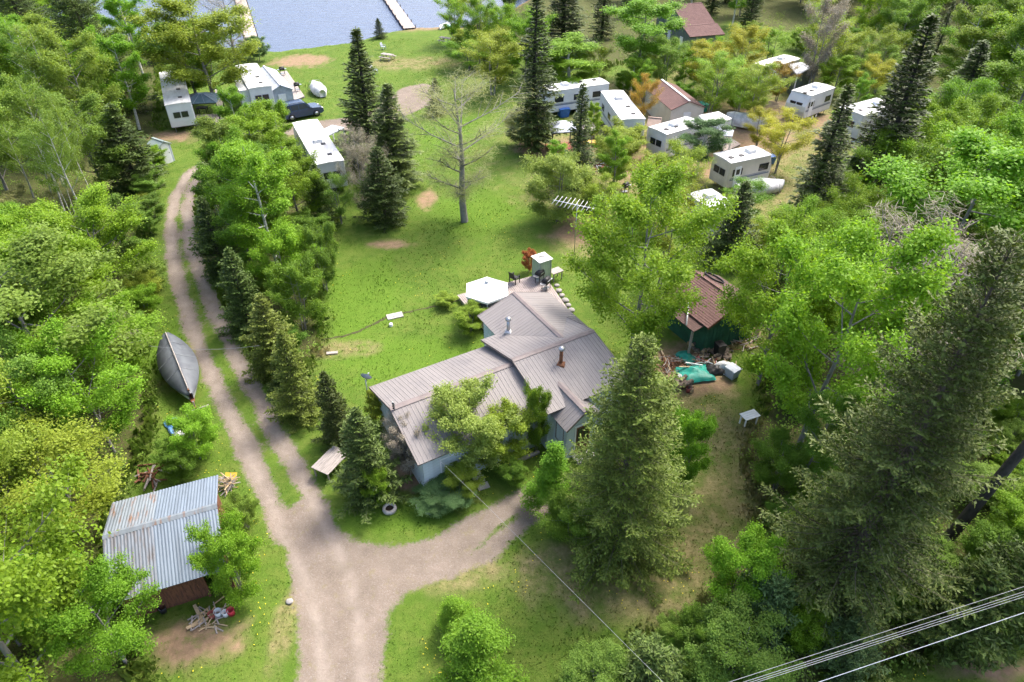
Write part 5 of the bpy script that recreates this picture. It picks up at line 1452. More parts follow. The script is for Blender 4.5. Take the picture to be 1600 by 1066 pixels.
def decid(seed, H, W, base=.25, limbs=9, subs=6, twigs=4, per=26, leaf=.16, rc=.5, shape='round', trunk_r=None, stems=1, trunk_mat='bark_grey', up_lean=.6, leaf_only_top=0.0, narrow=.62):
    """trunk, limbs and twigs, with clumps of leaves along the twigs"""
    rg = np.random.default_rng(seed); rn = random.Random(seed)
    tb = MB(); cen, rad = [], []
    tr = trunk_r or (.011*H+.04)
    def env(t):
        if shape == 'round': return math.sqrt(max(.02, 1-((t-.52)/.56)**2))
        if shape == 'cone': return max(.05, (1-t)**.8+.04)
        if shape == 'oval': return math.sqrt(max(.03, 1-((t-.5)/.55)**2))**.85
        return max(.1, min(1, 1.15*(t+.12))*math.sqrt(max(.05,1-(max(0,t-.55)/.5)**2)))   # vase
    for s in range(stems):
        az0 = rn.uniform(0, 6.28); lean = (.0 if stems == 1 else rn.uniform(.12,.34))*W/2
        top = Vector((math.cos(az0)*lean+rn.gauss(0,.02*H), math.sin(az0)*lean+rn.gauss(0,.02*H), H*rn.uniform(.88,1)))
        foot = Vector((math.cos(az0)*.12*(stems > 1), math.sin(az0)*.12*(stems > 1), -.15))
        path = []
        for i in range(7):
            f = i/6; p = foot.lerp(top, f)+Vector((math.sin(f*5+seed)*.012*H, math.cos(f*4+seed)*.012*H, 0))*(f*(1-f)*4)
            path.append(p)
        r0 = tr/(1 if stems == 1 else 1.6)
        tb.tube(path, [max(.012, r0*(1-.93*i/6)**.9) for i in range(7)], 7, False)
        def on(f):
            k = min(5, int(f*6)); return path[k].lerp(path[k+1], f*6-k)
        nl = max(3, int(limbs/ (1 if stems == 1 else stems**.6)))
        for k in range(nl):
            f = base+(.97-base)*((k+.5)/nl)+rn.uniform(-.02,.02); f = min(.98, f); o = on(f)
            az = k*2.4+rn.uniform(-.5,.5)+s
            t = (f-base)/(1-base); L_ = W/2*env(min(1,t+.12))*rn.uniform(.78,1.12)
            el = up_lean*(1.0-.25*t)+rn.uniform(-.15,.2)
            d_ = Vector((math.cos(az)*math.cos(el), math.sin(az)*math.cos(el), math.sin(el)))
            e = o+d_*L_; e.z = min(e.z, H*1.02)
            m_ = o.lerp(e, .5)+Vector((0,0,-.05*L_))
            rl = max(.012, r0*.42*(1-f*.6))
            tb.tube([o, m_, e], [rl, rl*.65, rl*.2], 5, False)
            for q in range(subs):
                g = .25+.75*(q+rn.random())/subs
                o2 = (o.lerp(m_, g*2) if g < .5 else m_.lerp(e, g*2-1))
                az2 = az+rn.choice((-1,1))*rn.uniform(.35,1.15); el2 = el+rn.uniform(-.45,.5)
                L2 = L_*rn.uniform(.25,.5)*(1.15-g*.5)
                d2 = Vector((math.cos(az2)*math.cos(el2), math.sin(az2)*math.cos(el2), math.sin(el2)))
                e2 = o2+d2*L2
                tb.tube([o2, e2], [rl*.38, rl*.1], 3, False)
                for z in range(twigs):
                    h = .35+.65*(z+rn.random())/twigs
                    c = o2.lerp(e2, h)+Vector((rn.gauss(0,.16),rn.gauss(0,.16),rn.gauss(0,.12)))*rc*1.6
                    if c.z < H*leaf_only_top: continue
                    cen.append(c); rad.append(rc*rn.uniform(.6,1.25))
            cen.append(e); rad.append(rc*rn.uniform(.7,1.1))
        for z in range(5): cen.append(on(min(1,.86+.035*z))+Vector((rn.gauss(0,.15),rn.gauss(0,.15),0))); rad.append(rc*.8)
    cen = np.array([tuple(c) for c in cen]); rad = np.array(rad)
    W = 2*float(np.percentile(np.hypot(cen[:,0],cen[:,1]), 95))+rc*.8; H = float(cen[:,2].max())+rc*.3
    crown = quads_mesh("crown", *leaf_cloud(rg, cen, rad, per, leaf, narrow=narrow), LEAF['lime'])
    return tb.mesh("trunk", M[trunk_mat], True), crown, H, W

def conifer(seed, H, W, step=.34, nb=8, base=.04, power=.9, twig=.34, droop=.25, fluff=0.0, trunk_mat='bark_dark', gaps=.12, needle=.26, wid=.085, ragged=.2, tipup=.25, dens=1.0):
    """whorled branches carrying flat sprays of needles"""
    rg = np.random.default_rng(seed); rn = random.Random(seed)
    tb = MB(); tr = .012*H+.035
    tb.tube([(0,0,-.15),(rn.gauss(0,.01*H),rn.gauss(0,.01*H),H*.5),(0,0,H*.985)], [tr, tr*.62, .012], 7, False)
    C0, A0, N0, L0, T0 = [], [], [], [], []
    z = H*base; k = 0
    while z < H*.985:
        t = (z/H-base)/(1-base); Rw = W/2*((1-t)**power*(.96 if t > .06 else .8)+.015)
        lobes = 1+.14*math.sin(z*1.7+seed)
        n_ = max(4, int(nb*(1-.35*t)))
        for q in range(n_):
            if rn.random() < gaps: continue
            az = q*6.283/n_+k*.9+rn.uniform(-.3,.3); L_ = Rw*lobes*rn.uniform(1-ragged*1.4,1+ragged*.7)
            el = .55*t+tipup*.3-droop*(1-t)
            o = np.array([0,0,z+rn.uniform(-.12,.12)]); d_ = np.array([math.cos(az)*math.cos(el), math.sin(az)*math.cos(el), math.sin(el)])
            side_ = np.array([-math.sin(az), math.cos(az), 0])
            curve = lambda g: o+d_*L_*g+np.array([0,0,-droop*.35*L_*g*(1-g)*2+tipup*.22*L_*g*g])
            tb.tube([tuple(curve(0)), tuple(curve(.55)), tuple(curve(.98))], [max(.006,tr*.16*(1-t*.7)), max(.005,tr*.1*(1-t)), .003], 3, False)
            m_ = max(2, int(L_*dens/(.155*twig/.34))); g = (.18+.82*(np.arange(m_)+rg.random(m_))/m_)
            P = np.array([curve(x) for x in g])
            for sg in (-1,1):
                tl = twig*(1.15-.75*g)*(.55+.9*min(1,L_/1.2))*rg.uniform(.7,1.25,m_)
                td = d_[None,:]*.62+side_[None,:]*sg*.8+rg.normal(size=(m_,3))*.16+np.array([0,0,-.12])
                td /= np.linalg.norm(td, axis=1, keepdims=True)
                for h in (.25,.62,1.0):
                    c = P+td*(tl*h)[:,None]
                    dd = td+rg.normal(size=(m_,3))*(.3+fluff); dd /= np.linalg.norm(dd, axis=1, keepdims=True)
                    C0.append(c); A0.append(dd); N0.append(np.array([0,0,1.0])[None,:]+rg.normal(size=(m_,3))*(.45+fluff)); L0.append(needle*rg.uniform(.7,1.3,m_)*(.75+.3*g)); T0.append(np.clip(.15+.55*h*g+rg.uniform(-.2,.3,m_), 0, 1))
            gg = np.linspace(.3,1,max(3,int(L_/.16))); c = np.array([curve(x) for x in gg])
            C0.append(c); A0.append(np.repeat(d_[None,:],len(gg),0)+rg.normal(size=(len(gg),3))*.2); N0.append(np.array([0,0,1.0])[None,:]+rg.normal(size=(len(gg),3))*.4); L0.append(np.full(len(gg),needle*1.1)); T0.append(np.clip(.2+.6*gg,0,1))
        z += step*(1-.45*t)*rn.uniform(.85,1.15); k += 1
    zt = np.linspace(H*.93,H,14); C0.append(np.stack([zt*0,zt*0,zt],1)); A0.append(np.array([0,0,1.0])[None,:]+rg.normal(size=(14,3))*.5); N0.append(rand_unit(rg,14)); L0.append(np.full(14,needle)); T0.append(np.full(14,.7))
    C0, A0, N0, L0, T0 = (np.concatenate(x) for x in (C0,A0,N0,L0,T0))
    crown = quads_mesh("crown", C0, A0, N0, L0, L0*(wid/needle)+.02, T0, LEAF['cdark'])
    W = 2*float(np.percentile(np.hypot(C0[:,0],C0[:,1]), 97))
    return tb.mesh("trunk", M[trunk_mat], True), crown, H, W

PROTO = {
 'maple': [decid(1,10,8.5,.16,16,9,5,60,.14,.5), decid(2,10,8.5,.13,16,9,5,60,.14,.5), decid(3,10,8,.16,16,9,5,60,.14,.48,'vase')],
 'poplar': [decid(11,12,6,.24,18,8,5,52,.14,.46,'oval',trunk_mat='bark_birch'), decid(12,12,5.5,.22,18,8,5,52,.14,.46,'oval',trunk_mat='bark_birch'), decid(13,12,6.5,.2,18,8,5,52,.14,.5,'oval')],
 'birch': [decid(21,12,4.6,.42,12,6,4,20,.13,.45,'oval',.12,1,'bark_birch',.8), decid(22,12,5,.36,12,6,4,22,.13,.5,'oval',.12,2,'bark_birch',.8)],
 'shrub': [decid(31,4,4,.06,14,8,5,44,.085,.26,'round',.06,4), decid(32,4,3.6,.08,14,8,5,44,.085,.26,'oval',.06,3), decid(33,4,4.4,.05,15,8,5,44,.085,.26,'round',.05,5)],
 'thin': [decid(41,8,6,.14,14,9,5,30,.1,.42,'vase',.14,2,'bark_grey',.75), decid(42,8,6,.16,14,9,5,30,.1,.42,'round',.13,2,'bark_grey',.75)],
 'bare': [decid(51,11,8.5,.16,22,12,5,7,.5,.5,'vase',.2,1,'bark_grey',.75,narrow=.028), decid(52,6,6,.06,16,12,5,9,.4,.35,'round',.09,3,'bark_grey',.6,narrow=.04)],
 'willow': [decid(61,6,5.5,.1,14,9,5,44,.2,.42,'round',.12,2,'bark_grey',.35,narrow=.28)],
 'larch': [decid(71,5,3.2,.05,26,7,5,36,.075,.24,'cone',.07,1,'bark',.25), decid(72,5,3.4,.05,26,7,5,36,.075,.24,'cone',.07,1,'bark',.2)],
 'fir': [conifer(81,12,6.2,.31,12,.02,.62,.42,.3,.15,gaps=.12,needle=.145,wid=.046,ragged=.34,dens=2.3,trunk_mat='bark'), conifer(82,16,7.0,.36,12,.03,.62,.46,.3,.15,gaps=.16,needle=.155,wid=.05,ragged=.34,dens=2.3,trunk_mat='bark'), conifer(83,16,6.4,.36,11,.03,.6,.46,.3,.15,gaps=.16,needle=.165,wid=.055,ragged=.34,dens=1.9,trunk_mat='bark')],
 'spruce': [conifer(91,14,4.2,.36,10,.05,.8,.4,.35,needle=.26,wid=.09,dens=1.2), conifer(92,15,3.6,.38,9,.07,.75,.4,.42,needle=.26,wid=.09,gaps=.15,ragged=.32,dens=1.2)],
 'young': [conifer(101,6,3.2,.22,10,.02,.8,.3,.15,.08,needle=.16,wid=.058,dens=1.4,gaps=.16,ragged=.34), conifer(102,5,3.0,.2,10,.02,.75,.3,.12,.08,needle=.16,wid=.058,dens=1.4,gaps=.16,ragged=.34), conifer(103,6.5,3.4,.23,10,.02,.7,.32,.2,.1,needle=.16,wid=.06,dens=1.4,gaps=.18,ragged=.36)],
 'pine': [conifer(111,4.5,3.4,.28,9,.03,.55,.3,.0,.55,needle=.2,wid=.04,tipup=.6,dens=1.5), conifer(112,3.5,2.8,.24,9,.03,.55,.28,.0,.55,needle=.18,wid=.036,tipup=.6,dens=1.5)],
 'tallpine': [conifer(121,18,6,.5,7,.62,.6,.5,.0,.4,needle=.3,wid=.09,tipup=.4)],
}
NAME = {'maple':'maple_tree','poplar':'poplar_tree','birch':'birch_tree','shrub':'shrub','thin':'leafy_tree','bare':'bare_tree','willow':'willow_tree','larch':'larch_tree','fir':'fir_tree','spruce':'spruce_tree','young':'young_spruce','pine':'pine_sapling','tallpine':'tall_pine'}
TREE_SPOTS = []
_count = {}
def plant(kind, colour, p, h, w_, label, group=None, rz=None, tilt=None, variant=None, cat=None):
    i = _count.get(kind, 0); _count[kind] = i+1
    tm, cm2, Hn, Wn = PROTO[kind][(i if variant is None else variant) % len(PROTO[kind])]
    t = thing(NAME[kind], label, cat or ("shrub" if kind == 'shrub' else "tree"), p, (random.uniform(0,6.28) if rz is None else rz), group)
    t.scale = (w_/Wn, w_/Wn, h/Hn)
    t.rotation_euler = (random.gauss(0,.022), random.gauss(0,.022), t.rotation_euler[2])
    if tilt: t.rotation_euler = (tilt[0], tilt[1], 0)
    link("trunk", tm, t)
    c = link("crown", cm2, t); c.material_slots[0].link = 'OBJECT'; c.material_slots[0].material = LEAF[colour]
    TREE_SPOTS.append((p.x, p.y, w_))
    return t
def tree(kind, colour, bx, by, ty, wpx, label, group=None, **kw):
    """photo pixels of the foot and the top, crown width in pixels"""
    p = gat(bx, by); h = max(.6, height_to(p, ty)-p.z)
    mid = Vector((p.x, p.y, h*.45)); w_ = wpx*depth_of(mid)/F_PX
    return plant(kind, colour, p, h, w_, label, group, **kw)
T = tree
# -- the big ones in front and round the cottage
T('fir','colive',966,858,537,208,"large full olive-green fir right in front of the cottage porch",variant=0)
T('fir','cgreen',1282,955,366,275,"tallest dark fir at the right with its tip near the edge",variant=1)
T('fir','cdark',1335,900,398,170,"dark fir with a slightly lower tip right behind the tallest fir",variant=2)
T('tallpine','cdark',1484,838,300,230,"tall bare-trunked pine leaning out of the right edge",tilt=(0,.12))
T('maple','lime',1245,705,335,270,"broad lime-green maple left of the tallest fir",variant=0)
T('maple','lime',1185,600,360,190,"bright lime maple leaning over the green shed's right side",variant=1)
T('maple','lime',1430,520,215,270,"big lime maple in front of the tan screen tent",variant=2)
T('maple','lime',1560,520,250,220,"lime maple at the right edge above the bare grey trunk",variant=1)
T('bare','dead',1322,655,330,270,"tall grey-trunked tree with mostly bare limbs behind the tallest fir",tilt=(0,.22),variant=0)
T('maple','lime',985,556,268,235,"big lime maple hiding the yard behind the cottage's right end",variant=1)
T('thin','olive',1030,450,285,100,"thin olive-leaved tree top above the big lime maple",variant=0)
T('young','cdark',1136,405,283,95,"small dark spruce standing behind the green shed",variant=0)
T('poplar','green',1245,775,610,105,"dark green leafy tree at the lower edge of the broad lime maple",variant=2)
T('larch','lime',868,800,697,92,"bright lime larch at the left foot of the large fir",variant=0)
T('shrub','green',888,842,775,90,"dark green bush at the lower left of the large fir",variant=0)
T('shrub','lime',1066,760,640,75,"light green bush on the right flank of the large fir",variant=1)
T('shrub','pale',735,728,612,130,"pale blossoming bush against the cottage's front wall",variant=0)
T('shrub','olive',786,716,636,88,"yellow-green bush right of the pale blossoming bush",variant=2)
T('shrub','green',838,706,600,46,"small upright green tree beside the cottage porch",variant=1)
T('shrub','green',800,752,718,48,"small green bush in the bed in front of the cottage",variant=0)
T('shrub','blue',690,785,762,88,"dark teal-green ground plants in the front bed",variant=2)
T('shrub','olive',720,775,735,60,"yellow-flecked low bush in the middle of the front bed",variant=1)
T('shrub','dead',640,745,670,55,"brown leafless bush at the cottage's left corner",variant=1)
T('bare','dead',628,720,640,60,"tangle of bare stems along the cottage's left wall",variant=1,cat="shrub")
T('shrub','olive',600,660,610,50,"low olive bush at the cottage's back left corner",variant=0)
T('shrub','rusty',826,425,390,26,"rust-orange bush left of the galvanised cabinet",variant=1)
T('shrub','olive',735,520,478,55,"flowering border plants left of the deck",variant=0)
T('shrub','olive',698,478,462,36,"low yellow plant by the ditch left of the deck",variant=2)
# -- conifers along the driveway
DG = "young spruces in a row along the driveway"
T('young','colive',470,650,518,84,"young olive spruce above the driveway, second above the dark small one",DG,variant=0)
T('young','colive',434,583,460,80,"young spruce third from the cottage in the driveway row",DG,variant=2)
T('young','cgreen',390,515,388,80,"young spruce fourth from the cottage in the driveway row",DG,variant=1)
T('young','cgreen',352,430,305,68,"dark spruce at the top of the row inside the driveway bend",DG,variant=2)
T('young','cdark',532,690,582,68,"small dark spruce nearest the cottage's left end",DG,variant=1)
T('young','cgreen',580,775,640,112,"spruce nearest the drive fork, left of the cottage's front corner",DG,variant=0)
T('shrub','lime',594,790,735,42,"small lime shrub at the foot of the spruce nearest the fork",variant=1)
T('young','cdark',452,612,545,55,"low dark spruce squeezed between the driveway row",DG,variant=1)
IN = "leafy trees inside the driveway bend"
T('poplar','lime',440,430,215,120,"tall lime poplar in the middle of the driveway bend",IN,variant=0)
T('poplar','lime',402,400,205,100,"green poplar left of the tall lime one in the bend",IN,variant=2)
T('poplar','mid',388,330,180,88,"green poplar at the upper tip of the driveway bend",IN,variant=1)
T('poplar','lime',410,320,165,110,"lime poplar at the top right of the driveway bend",IN,variant=2)
T('maple','lime',470,350,230,110,"rounded green tree beside the long white trailer",IN,variant=1)
T('shrub','green',475,515,400,85,"dense green bush at the lawn side of the bend",IN,variant=0)
T('shrub','mid',510,455,350,60,"light green bush at the lawn edge of the bend",IN,variant=2)
T('shrub','lime',452,470,350,85,"lime bush behind the young spruces of the row",IN,variant=1)
T('shrub','mid',378,300,240,62,"grey-green bush at the very top of the bend",IN,variant=0)
T('young','cgreen',505,350,255,60,"dark spruce between the bend and the lawn",variant=0)
T('thin','mid',535,350,270,60,"thin light tree at the lawn's left edge",variant=1)
# -- centre
T('spruce','cdark',578,262,44,92,"tall dark spruce in the centre left with its tip by the picnic table",variant=0)
T('spruce','cgreen',618,290,130,90,"broad dark spruce right beside the tall centre-left spruce",variant=1)
T('young','cdark',603,350,228,78,"lower dark spruce in front of the tall centre-left pair",variant=2)
T('bare','dead',572,335,205,80,"grey leafless bush in front of the centre-left spruces",variant=1)
T('bare','blossom',726,346,112,195,"large nearly bare grey maple standing on the lawn",variant=0)
T('young','cdark',682,180,122,34,"small dark cedar at the end of the camp road",variant=1)
T('maple','olive',336,168,-12,180,"big yellow-green lakeside tree between two white trailers",variant=0)
T('maple','lime',310,160,30,120,"lime tree left in the lakeside group by the hardtop gazebo",variant=2)
T('bare','dead',372,100,-25,80,"bare grey tree by the shore behind the lakeside tree",variant=0)
T('young','cdark',594,60,28,24,"lone little spruce on the shore left of the dock",variant=0)
T('willow','pale',868,345,238,110,"pale weeping willow beside the narrow spruce",variant=0)
T('spruce','cdark',838,236,-25,80,"tall narrow spruce with bare lower trunk behind the bare maple",variant=1)
T('spruce','cdark',902,318,128,58,"narrow spruce beside the pale willow",variant=1)
T('spruce','cdark',880,95,-60,85,"dark fir at the top centre, left of the round lime tree",variant=0)
T('spruce','cdark',797,60,-10,26,"thin spruce at the lake's right shore",variant=1)
T('spruce','cdark',940,60,-70,40,"dark spruce right of the dark top-centre fir",variant=1)
T('maple','lime',998,128,-5,135,"round lime tree left of the dark green cabin",variant=2)
T('thin','olive',770,150,50,95,"olive-leaved tree left of the tall narrow spruce",variant=0)
T('thin','lime',735,110,60,80,"light tree by the lake shore left of the olive one",variant=1)
T('poplar','lime',890,150,60,110,"lime tree in front of the white back trailer",variant=1)
T('maple','lime',820,130,20,80,"green tree behind the tall narrow spruce",variant=0)
T('bare','blossom',826,230,165,75,"white-flecked bush left of the grey-roofed gazebo",variant=1)
T('shrub','blossom',815,225,170,60,"white blossoming shrub under the tall narrow spruce",variant=2)
T('thin','orange',998,205,118,48,"rust-orange leaved tree in front of the big striped trailer",variant=1)
T('shrub','olive',975,248,190,70,"olive bush below the big striped trailer",variant=0)
T('thin','olive',960,290,205,75,"yellow-olive small tree in front of the big striped trailer",variant=0)
T('thin','yellow',1150,140,38,75,"tall yellow-leaved tree at the top right of the cabin",variant=0)
T('thin','yellow',1100,150,65,75,"yellow-green tree left of the tall yellow one",variant=1)
T('thin','lime',1120,165,85,85,"lime young tree beside the brown and white shelter",variant=0)
T('thin','yellow',1210,270,175,85,"golden yellow tree right of the cream trailer",variant=1)
T('thin','yellow',1180,235,170,55,"golden yellow small tree behind the cream trailer",variant=0)
T('thin','orange',1212,160,95,50,"small orange-tinged tree in front of the cream and brown trailer",variant=0)
T('poplar','blue',1088,275,185,75,"blue-green tree in front of the flat-roofed annex",variant=1)
T('thin','olive',1050,330,225,85,"olive tree in front of the small camper",variant=1)
T('thin','olive',1010,330,240,75,"thin olive tree left of the small camper",variant=0)
T('thin','lime',1160,345,280,75,"small lime tree by the raised garden bed",variant=1)
T('thin','dead',1262,150,-10,70,"grey-brown thin tree behind the cream and brown trailer",variant=0)
T('maple','lime',1300,150,82,70,"round bright green tree by the rounded trailer",variant=0)
T('maple','lime',1318,100,42,52,"round lime tree top behind the round green one",variant=2)
T('thin','yellow',1350,160,88,60,"yellow-green tree above the white-tarped trailer",variant=1)
T('spruce','cdark',1258,368,128,92,"tall dark spruce left of the white-tarped trailer",variant=1)
T('spruce','cdark',1350,335,20,120,"tallest spruce at the upper right, leaning right of the white-tarped trailer",variant=0)
T('spruce','cdark',1310,340,240,70,"lower dark spruce between the two tall upper-right spruces",variant=0)
T('spruce','cdark',1478,215,62,85,"dark spruce right of the tan screen tent",variant=1)
T('poplar','lime',1560,260,90,150,"big green tree at the right edge behind the screen tent",variant=2)
# -- left side
T('maple','mid',95,640,400,330,"huge light green tree with forked grey trunk left of the boat",variant=0)
T('maple','lime',200,600,470,140,"light green tree beside the tarped boat",variant=2)
T('bare','dead',170,560,500,120,"dead grey branches reaching towards the tarped boat",variant=1)
T('maple','lime',85,1110,770,380,"dense lime maple in the lower left corner",variant=1)
T('maple','lime',200,1040,905,170,"lime foliage right of the lower left maple by the shed front",variant=0)
T('thin','olive',130,830,690,230,"sparse yellow-green tree overhanging the corrugated roof",variant=1)
T('thin','olive',60,860,600,200,"tall sparse yellow-green tree at the left edge above the shed",variant=0)
T('shrub','lime',380,925,812,100,"lime shrub covering the corrugated shed's right end",variant=0)
T('shrub','lime',312,715,650,78,"lime shrub below the tarped boat",variant=1)
T('shrub','green',290,735,690,70,"green shrub behind the corrugated shed's back corner",variant=0)
T('shrub','mid',388,825,780,50,"pale low shrub beside the driveway above the lime shrub",variant=2)
T('young','cdark',215,300,165,95,"dark fir below the small grey metal shed",variant=2)
T('fir','cdark',180,170,-60,120,"dark tall fir in the upper left by the lake",variant=0)
T('fir','cdark',75,130,-90,120,"dark tall fir at the upper left corner",variant=1)
T('shrub','blossom',52,360,300,90,"cream blossoming bush among the birches",variant=0)
for k, (bx, by, ty) in enumerate([(150,372,175),(128,368,190),(110,352,200),(160,345,150),(60,330,190),(95,340,215)]):
    T('birch','mid',bx,by,ty,60,"slender white-stemmed birch in the stand on the left","white birches on the left")
# -- shrubs along the bottom
T('larch','lime',718,985,940,75,"lime larch sapling at the bottom centre, the smaller of two",variant=1)
T('larch','lime',745,1060,975,145,"bigger lime larch sapling at the bottom centre",variant=0)
T('shrub','lime',1143,945,838,110,"bright lime bush in front of the tallest fir",variant=1)
T('pine','cblue',1180,985,900,110,"blue-green pine sapling left below the tallest fir",variant=0)
T('pine','cgreen',1010,1085,1020,120,"blue-green pine sapling at the bottom edge centre right",variant=1)
T('shrub','mid',925,1080,1030,110,"grey-green bush at the bottom edge in the centre",variant=0)
T('shrub','mid',1130,1060,985,150,"pale green bush at the bottom under the pine sapling",variant=2)
T('shrub','lime',1255,1010,955,85,"lime bush left of the roadside wires",variant=1)
T('pine','cblue',1310,1040,970,100,"blue-green pine sapling where the wires enter at the bottom",variant=0)
T('pine','cgreen',1470,1000,890,150,"soft green pine behind the roadside wires",variant=1)
T('pine','cgreen',1550,985,850,150,"soft green pine at the right edge behind the wires",variant=0)
T('shrub','lime',1580,870,790,110,"bright green bush at the right edge under the leaning trunk",variant=2)
T('shrub','green',1530,900,830,110,"green bush at the foot of the leaning pine trunk",variant=0)
T('shrub','lime',1590,980,930,60,"lime bush at the far right above the roadside",variant=1)
T('shrub','green',1210,765,695,90,"dark green bush right of the dry grass path",variant=2)
T('shrub','green',1090,1010,960,80,"green bush between the dry grass and the pine sapling",variant=0)

for _x, _y, _r in ((1080,92,6),(1065,75,5),(1095,75,5),(100,388,3.6),(55,378,3.6),(145,398,3.2),(110,420,3.0)):
    AVOID.append((*at(_x,_y)[:2], _r))
# -- the woods: one by one, scattered where the photograph shows solid wood
def wood(polygon, n, kinds, label, group, hmin, hmax, gap, seed, keep=None):
    rn = random.Random(seed); P = G(polygon); xs = [p[0] for p in P]; ys = [p[1] for p in P]; done = 0; tries = 0
    while done < n and tries < 6000:
        tries += 1
        x, y = rn.uniform(min(xs),max(xs)), rn.uniform(min(ys),max(ys))
        if not bool(inside(np.array([x]), np.array([y]), P)[0]): continue
        if any((x-a)**2+(y-b_)**2 < (gap*.5+.2*w_)**2 for a,b_,w_ in TREE_SPOTS): continue
        if any((x-a)**2+(y-b_)**2 < r_*r_ for a,b_,r_ in AVOID): continue
        kind, col_, asp = rn.choice(kinds); h = rn.uniform(hmin,hmax)*(1.15 if kind in ('fir','spruce') else 1)*(.4 if kind == 'shrub' else 1)
        plant(kind, col_, Vector((x,y,ground_z(x,y))), h, h*asp*rn.uniform(.85,1.15), label(kind, col_), group, rz=rn.uniform(0,6.28))
        done += 1
TONE = {'green':'deep green','mid':'grey-green','lime':'lime green','olive':'olive','yellow':'golden','orange':'orange-tinged','blue':'blue-green','cdark':'dark','cgreen':'green','blossom':'pale flowering','pale':'pale green','dead':'bare grey'}
WORD = {'maple':'broad leafy tree','poplar':'tall leafy poplar','birch':'slender birch','thin':'thin-leaved young tree','fir':'fir','spruce':'narrow spruce','shrub':'bush','young':'small spruce','bare':'leafless tree'}
def lab(where):
    return lambda k, c: "%s %s in %s" % (TONE[c], WORD[k], where)
DEC = [('maple','green',.75),('poplar','mid',.5),('poplar','lime',.5),('maple','mid',.75),('poplar','lime',.5),('maple','lime',.7)]
BR = DEC+[('maple','lime',.75),('poplar','lime',.5),('maple','mid',.75)]
wood([(-60,60),(215,70),(245,190),(225,300),(205,400),(-120,400)], 40, BR+[('birch','mid',.4)], lab("the wood at the upper left"), "trees of the upper left wood", 8, 12, 2.6, 1)
wood([(-140,400),(205,400),(215,520),(225,640),(200,720),(-160,800)], 26, BR, lab("the wood left of the driveway"), "trees of the wood left of the driveway", 5.5, 9, 2.2, 2)
wood([(-160,700),(190,730),(130,790),(-160,1000)], 9, [('thin','olive',.75),('maple','mid',.7),('maple','lime',.7)], lab("the wood behind the corrugated shed"), "trees behind the corrugated shed", 4.5, 6.5, 2.0, 3)
wood([(-200,980),(130,960),(190,1160),(-250,1200)], 9, [('maple','lime',.8)], lab("the lower left corner wood"), "trees of the lower left corner", 4, 6, 1.7, 4)
wood([(1290,60),(1440,140),(1500,210),(1760,330),(1760,-30),(1180,-30)], 105, BR+[('spruce','cdark',.28),('fir','cdark',.4)], lab("the dense wood at the upper right"), "trees of the upper right wood", 8, 13, 2.9, 5)
wood([(790,20),(1050,30),(1130,70),(1190,60),(1200,-30),(800,-40)], 34, DEC+[('spruce','cdark',.28)], lab("the wood round the cabin at the top"), "trees round the cabin", 7, 11, 3.2, 6)
wood([(1460,330),(1760,330),(1760,640),(1520,620),(1450,560),(1380,420)], 24, [('maple','lime',.75),('fir','cdark',.42),('maple','green',.75)], lab("the wood at the right edge"), "trees of the right edge wood", 7, 12, 2.6, 7)
wood([(1200,420),(1300,400),(1400,470),(1340,640),(1230,560)], 8, [('maple','lime',.75),('thin','lime',.7)], lab("the thicket right of the green shed"), "trees of the thicket by the green shed", 5.5, 8.5, 2.2, 8)
wood([(190,70),(260,66),(430,84),(420,104),(250,105)], 14, [('shrub','blue',1.0),('shrub','mid',1.0)], lab("the shore thicket at the upper left"), "bushes along the left shore", 6, 9, 1.8, 9)
wood([(690,55),(790,60),(840,120),(790,150),(740,110)], 14, [('shrub','lime',1.0),('shrub','olive',1.0),('thin','lime',.7),('thin','olive',.7)], lab("the lakeside thicket at the top centre"), "bushes by the lake at the top centre", 6, 9, 2.0, 10)
wood([(225,300),(245,240),(262,245),(232,400),(240,520),(228,640),(205,560),(205,420)], 12, [('shrub','mid',1.1),('shrub','lime',1.1),('shrub','olive',1.1)], lab("the verge left of the driveway"), "bushes on the verge left of the driveway", 3, 6, 1.1, 12)
wood([(1180,860),(1240,1000),(1600,900),(1600,860),(1450,850)], 16, [('shrub','green',1.1),('shrub','mid',1.1)], lab("the undergrowth beneath the tallest fir"), "bushes beneath the tallest fir", 3, 6, 1.2, 13)
wood([(1500,650),(1620,650),(1680,900),(1500,830)], 14, [('shrub','green',1.1),('shrub','lime',1.1),('shrub','mid',1.1)], lab('the shade round the leaning trunk at the right'), 'bushes round the leaning trunk', 3, 5.5, 1.3, 20)
wood([(880,1100),(1060,1000),(1120,1010),(1230,1120)], 10, [('shrub','mid',1.1),('shrub','green',1.1)], lab("the thicket at the bottom edge"), "bushes at the bottom edge", 2.6, 4.6, .9, 14)
wood([(335,330),(372,275),(430,235),(495,320),(495,470),(450,560),(410,490),(350,420)], 18, [('shrub','green',1.1),('shrub','mid',1.1),('shrub','lime',1.1),('poplar','green',.5),('poplar','lime',.5)], lab("the thicket inside the driveway bend"), "bushes inside the driveway bend", 4.5, 8, 1.5, 15)
CAMP = [('thin','olive',.75),('thin','lime',.75),('shrub','lime',1.1),('shrub','olive',1.1),('poplar','lime',.5),('shrub','mid',1.1),('thin','mid',.7)]
wood([(860,130),(1000,95),(1130,90),(1290,130),(1330,200),(1260,300),(1180,400),(1000,400),(880,330),(850,220)], 40, CAMP, lab("the campsite between the trailers"), "young trees and bushes among the trailers", 3.5, 7, 2.0, 16)
wood([(1140,60),(1300,60),(1440,150),(1400,230),(1300,210),(1250,110)], 16, CAMP+[('maple','lime',.75)], lab("the campsite's back by the dense wood"), "young trees at the campsite's back", 5, 8, 2.4, 17)
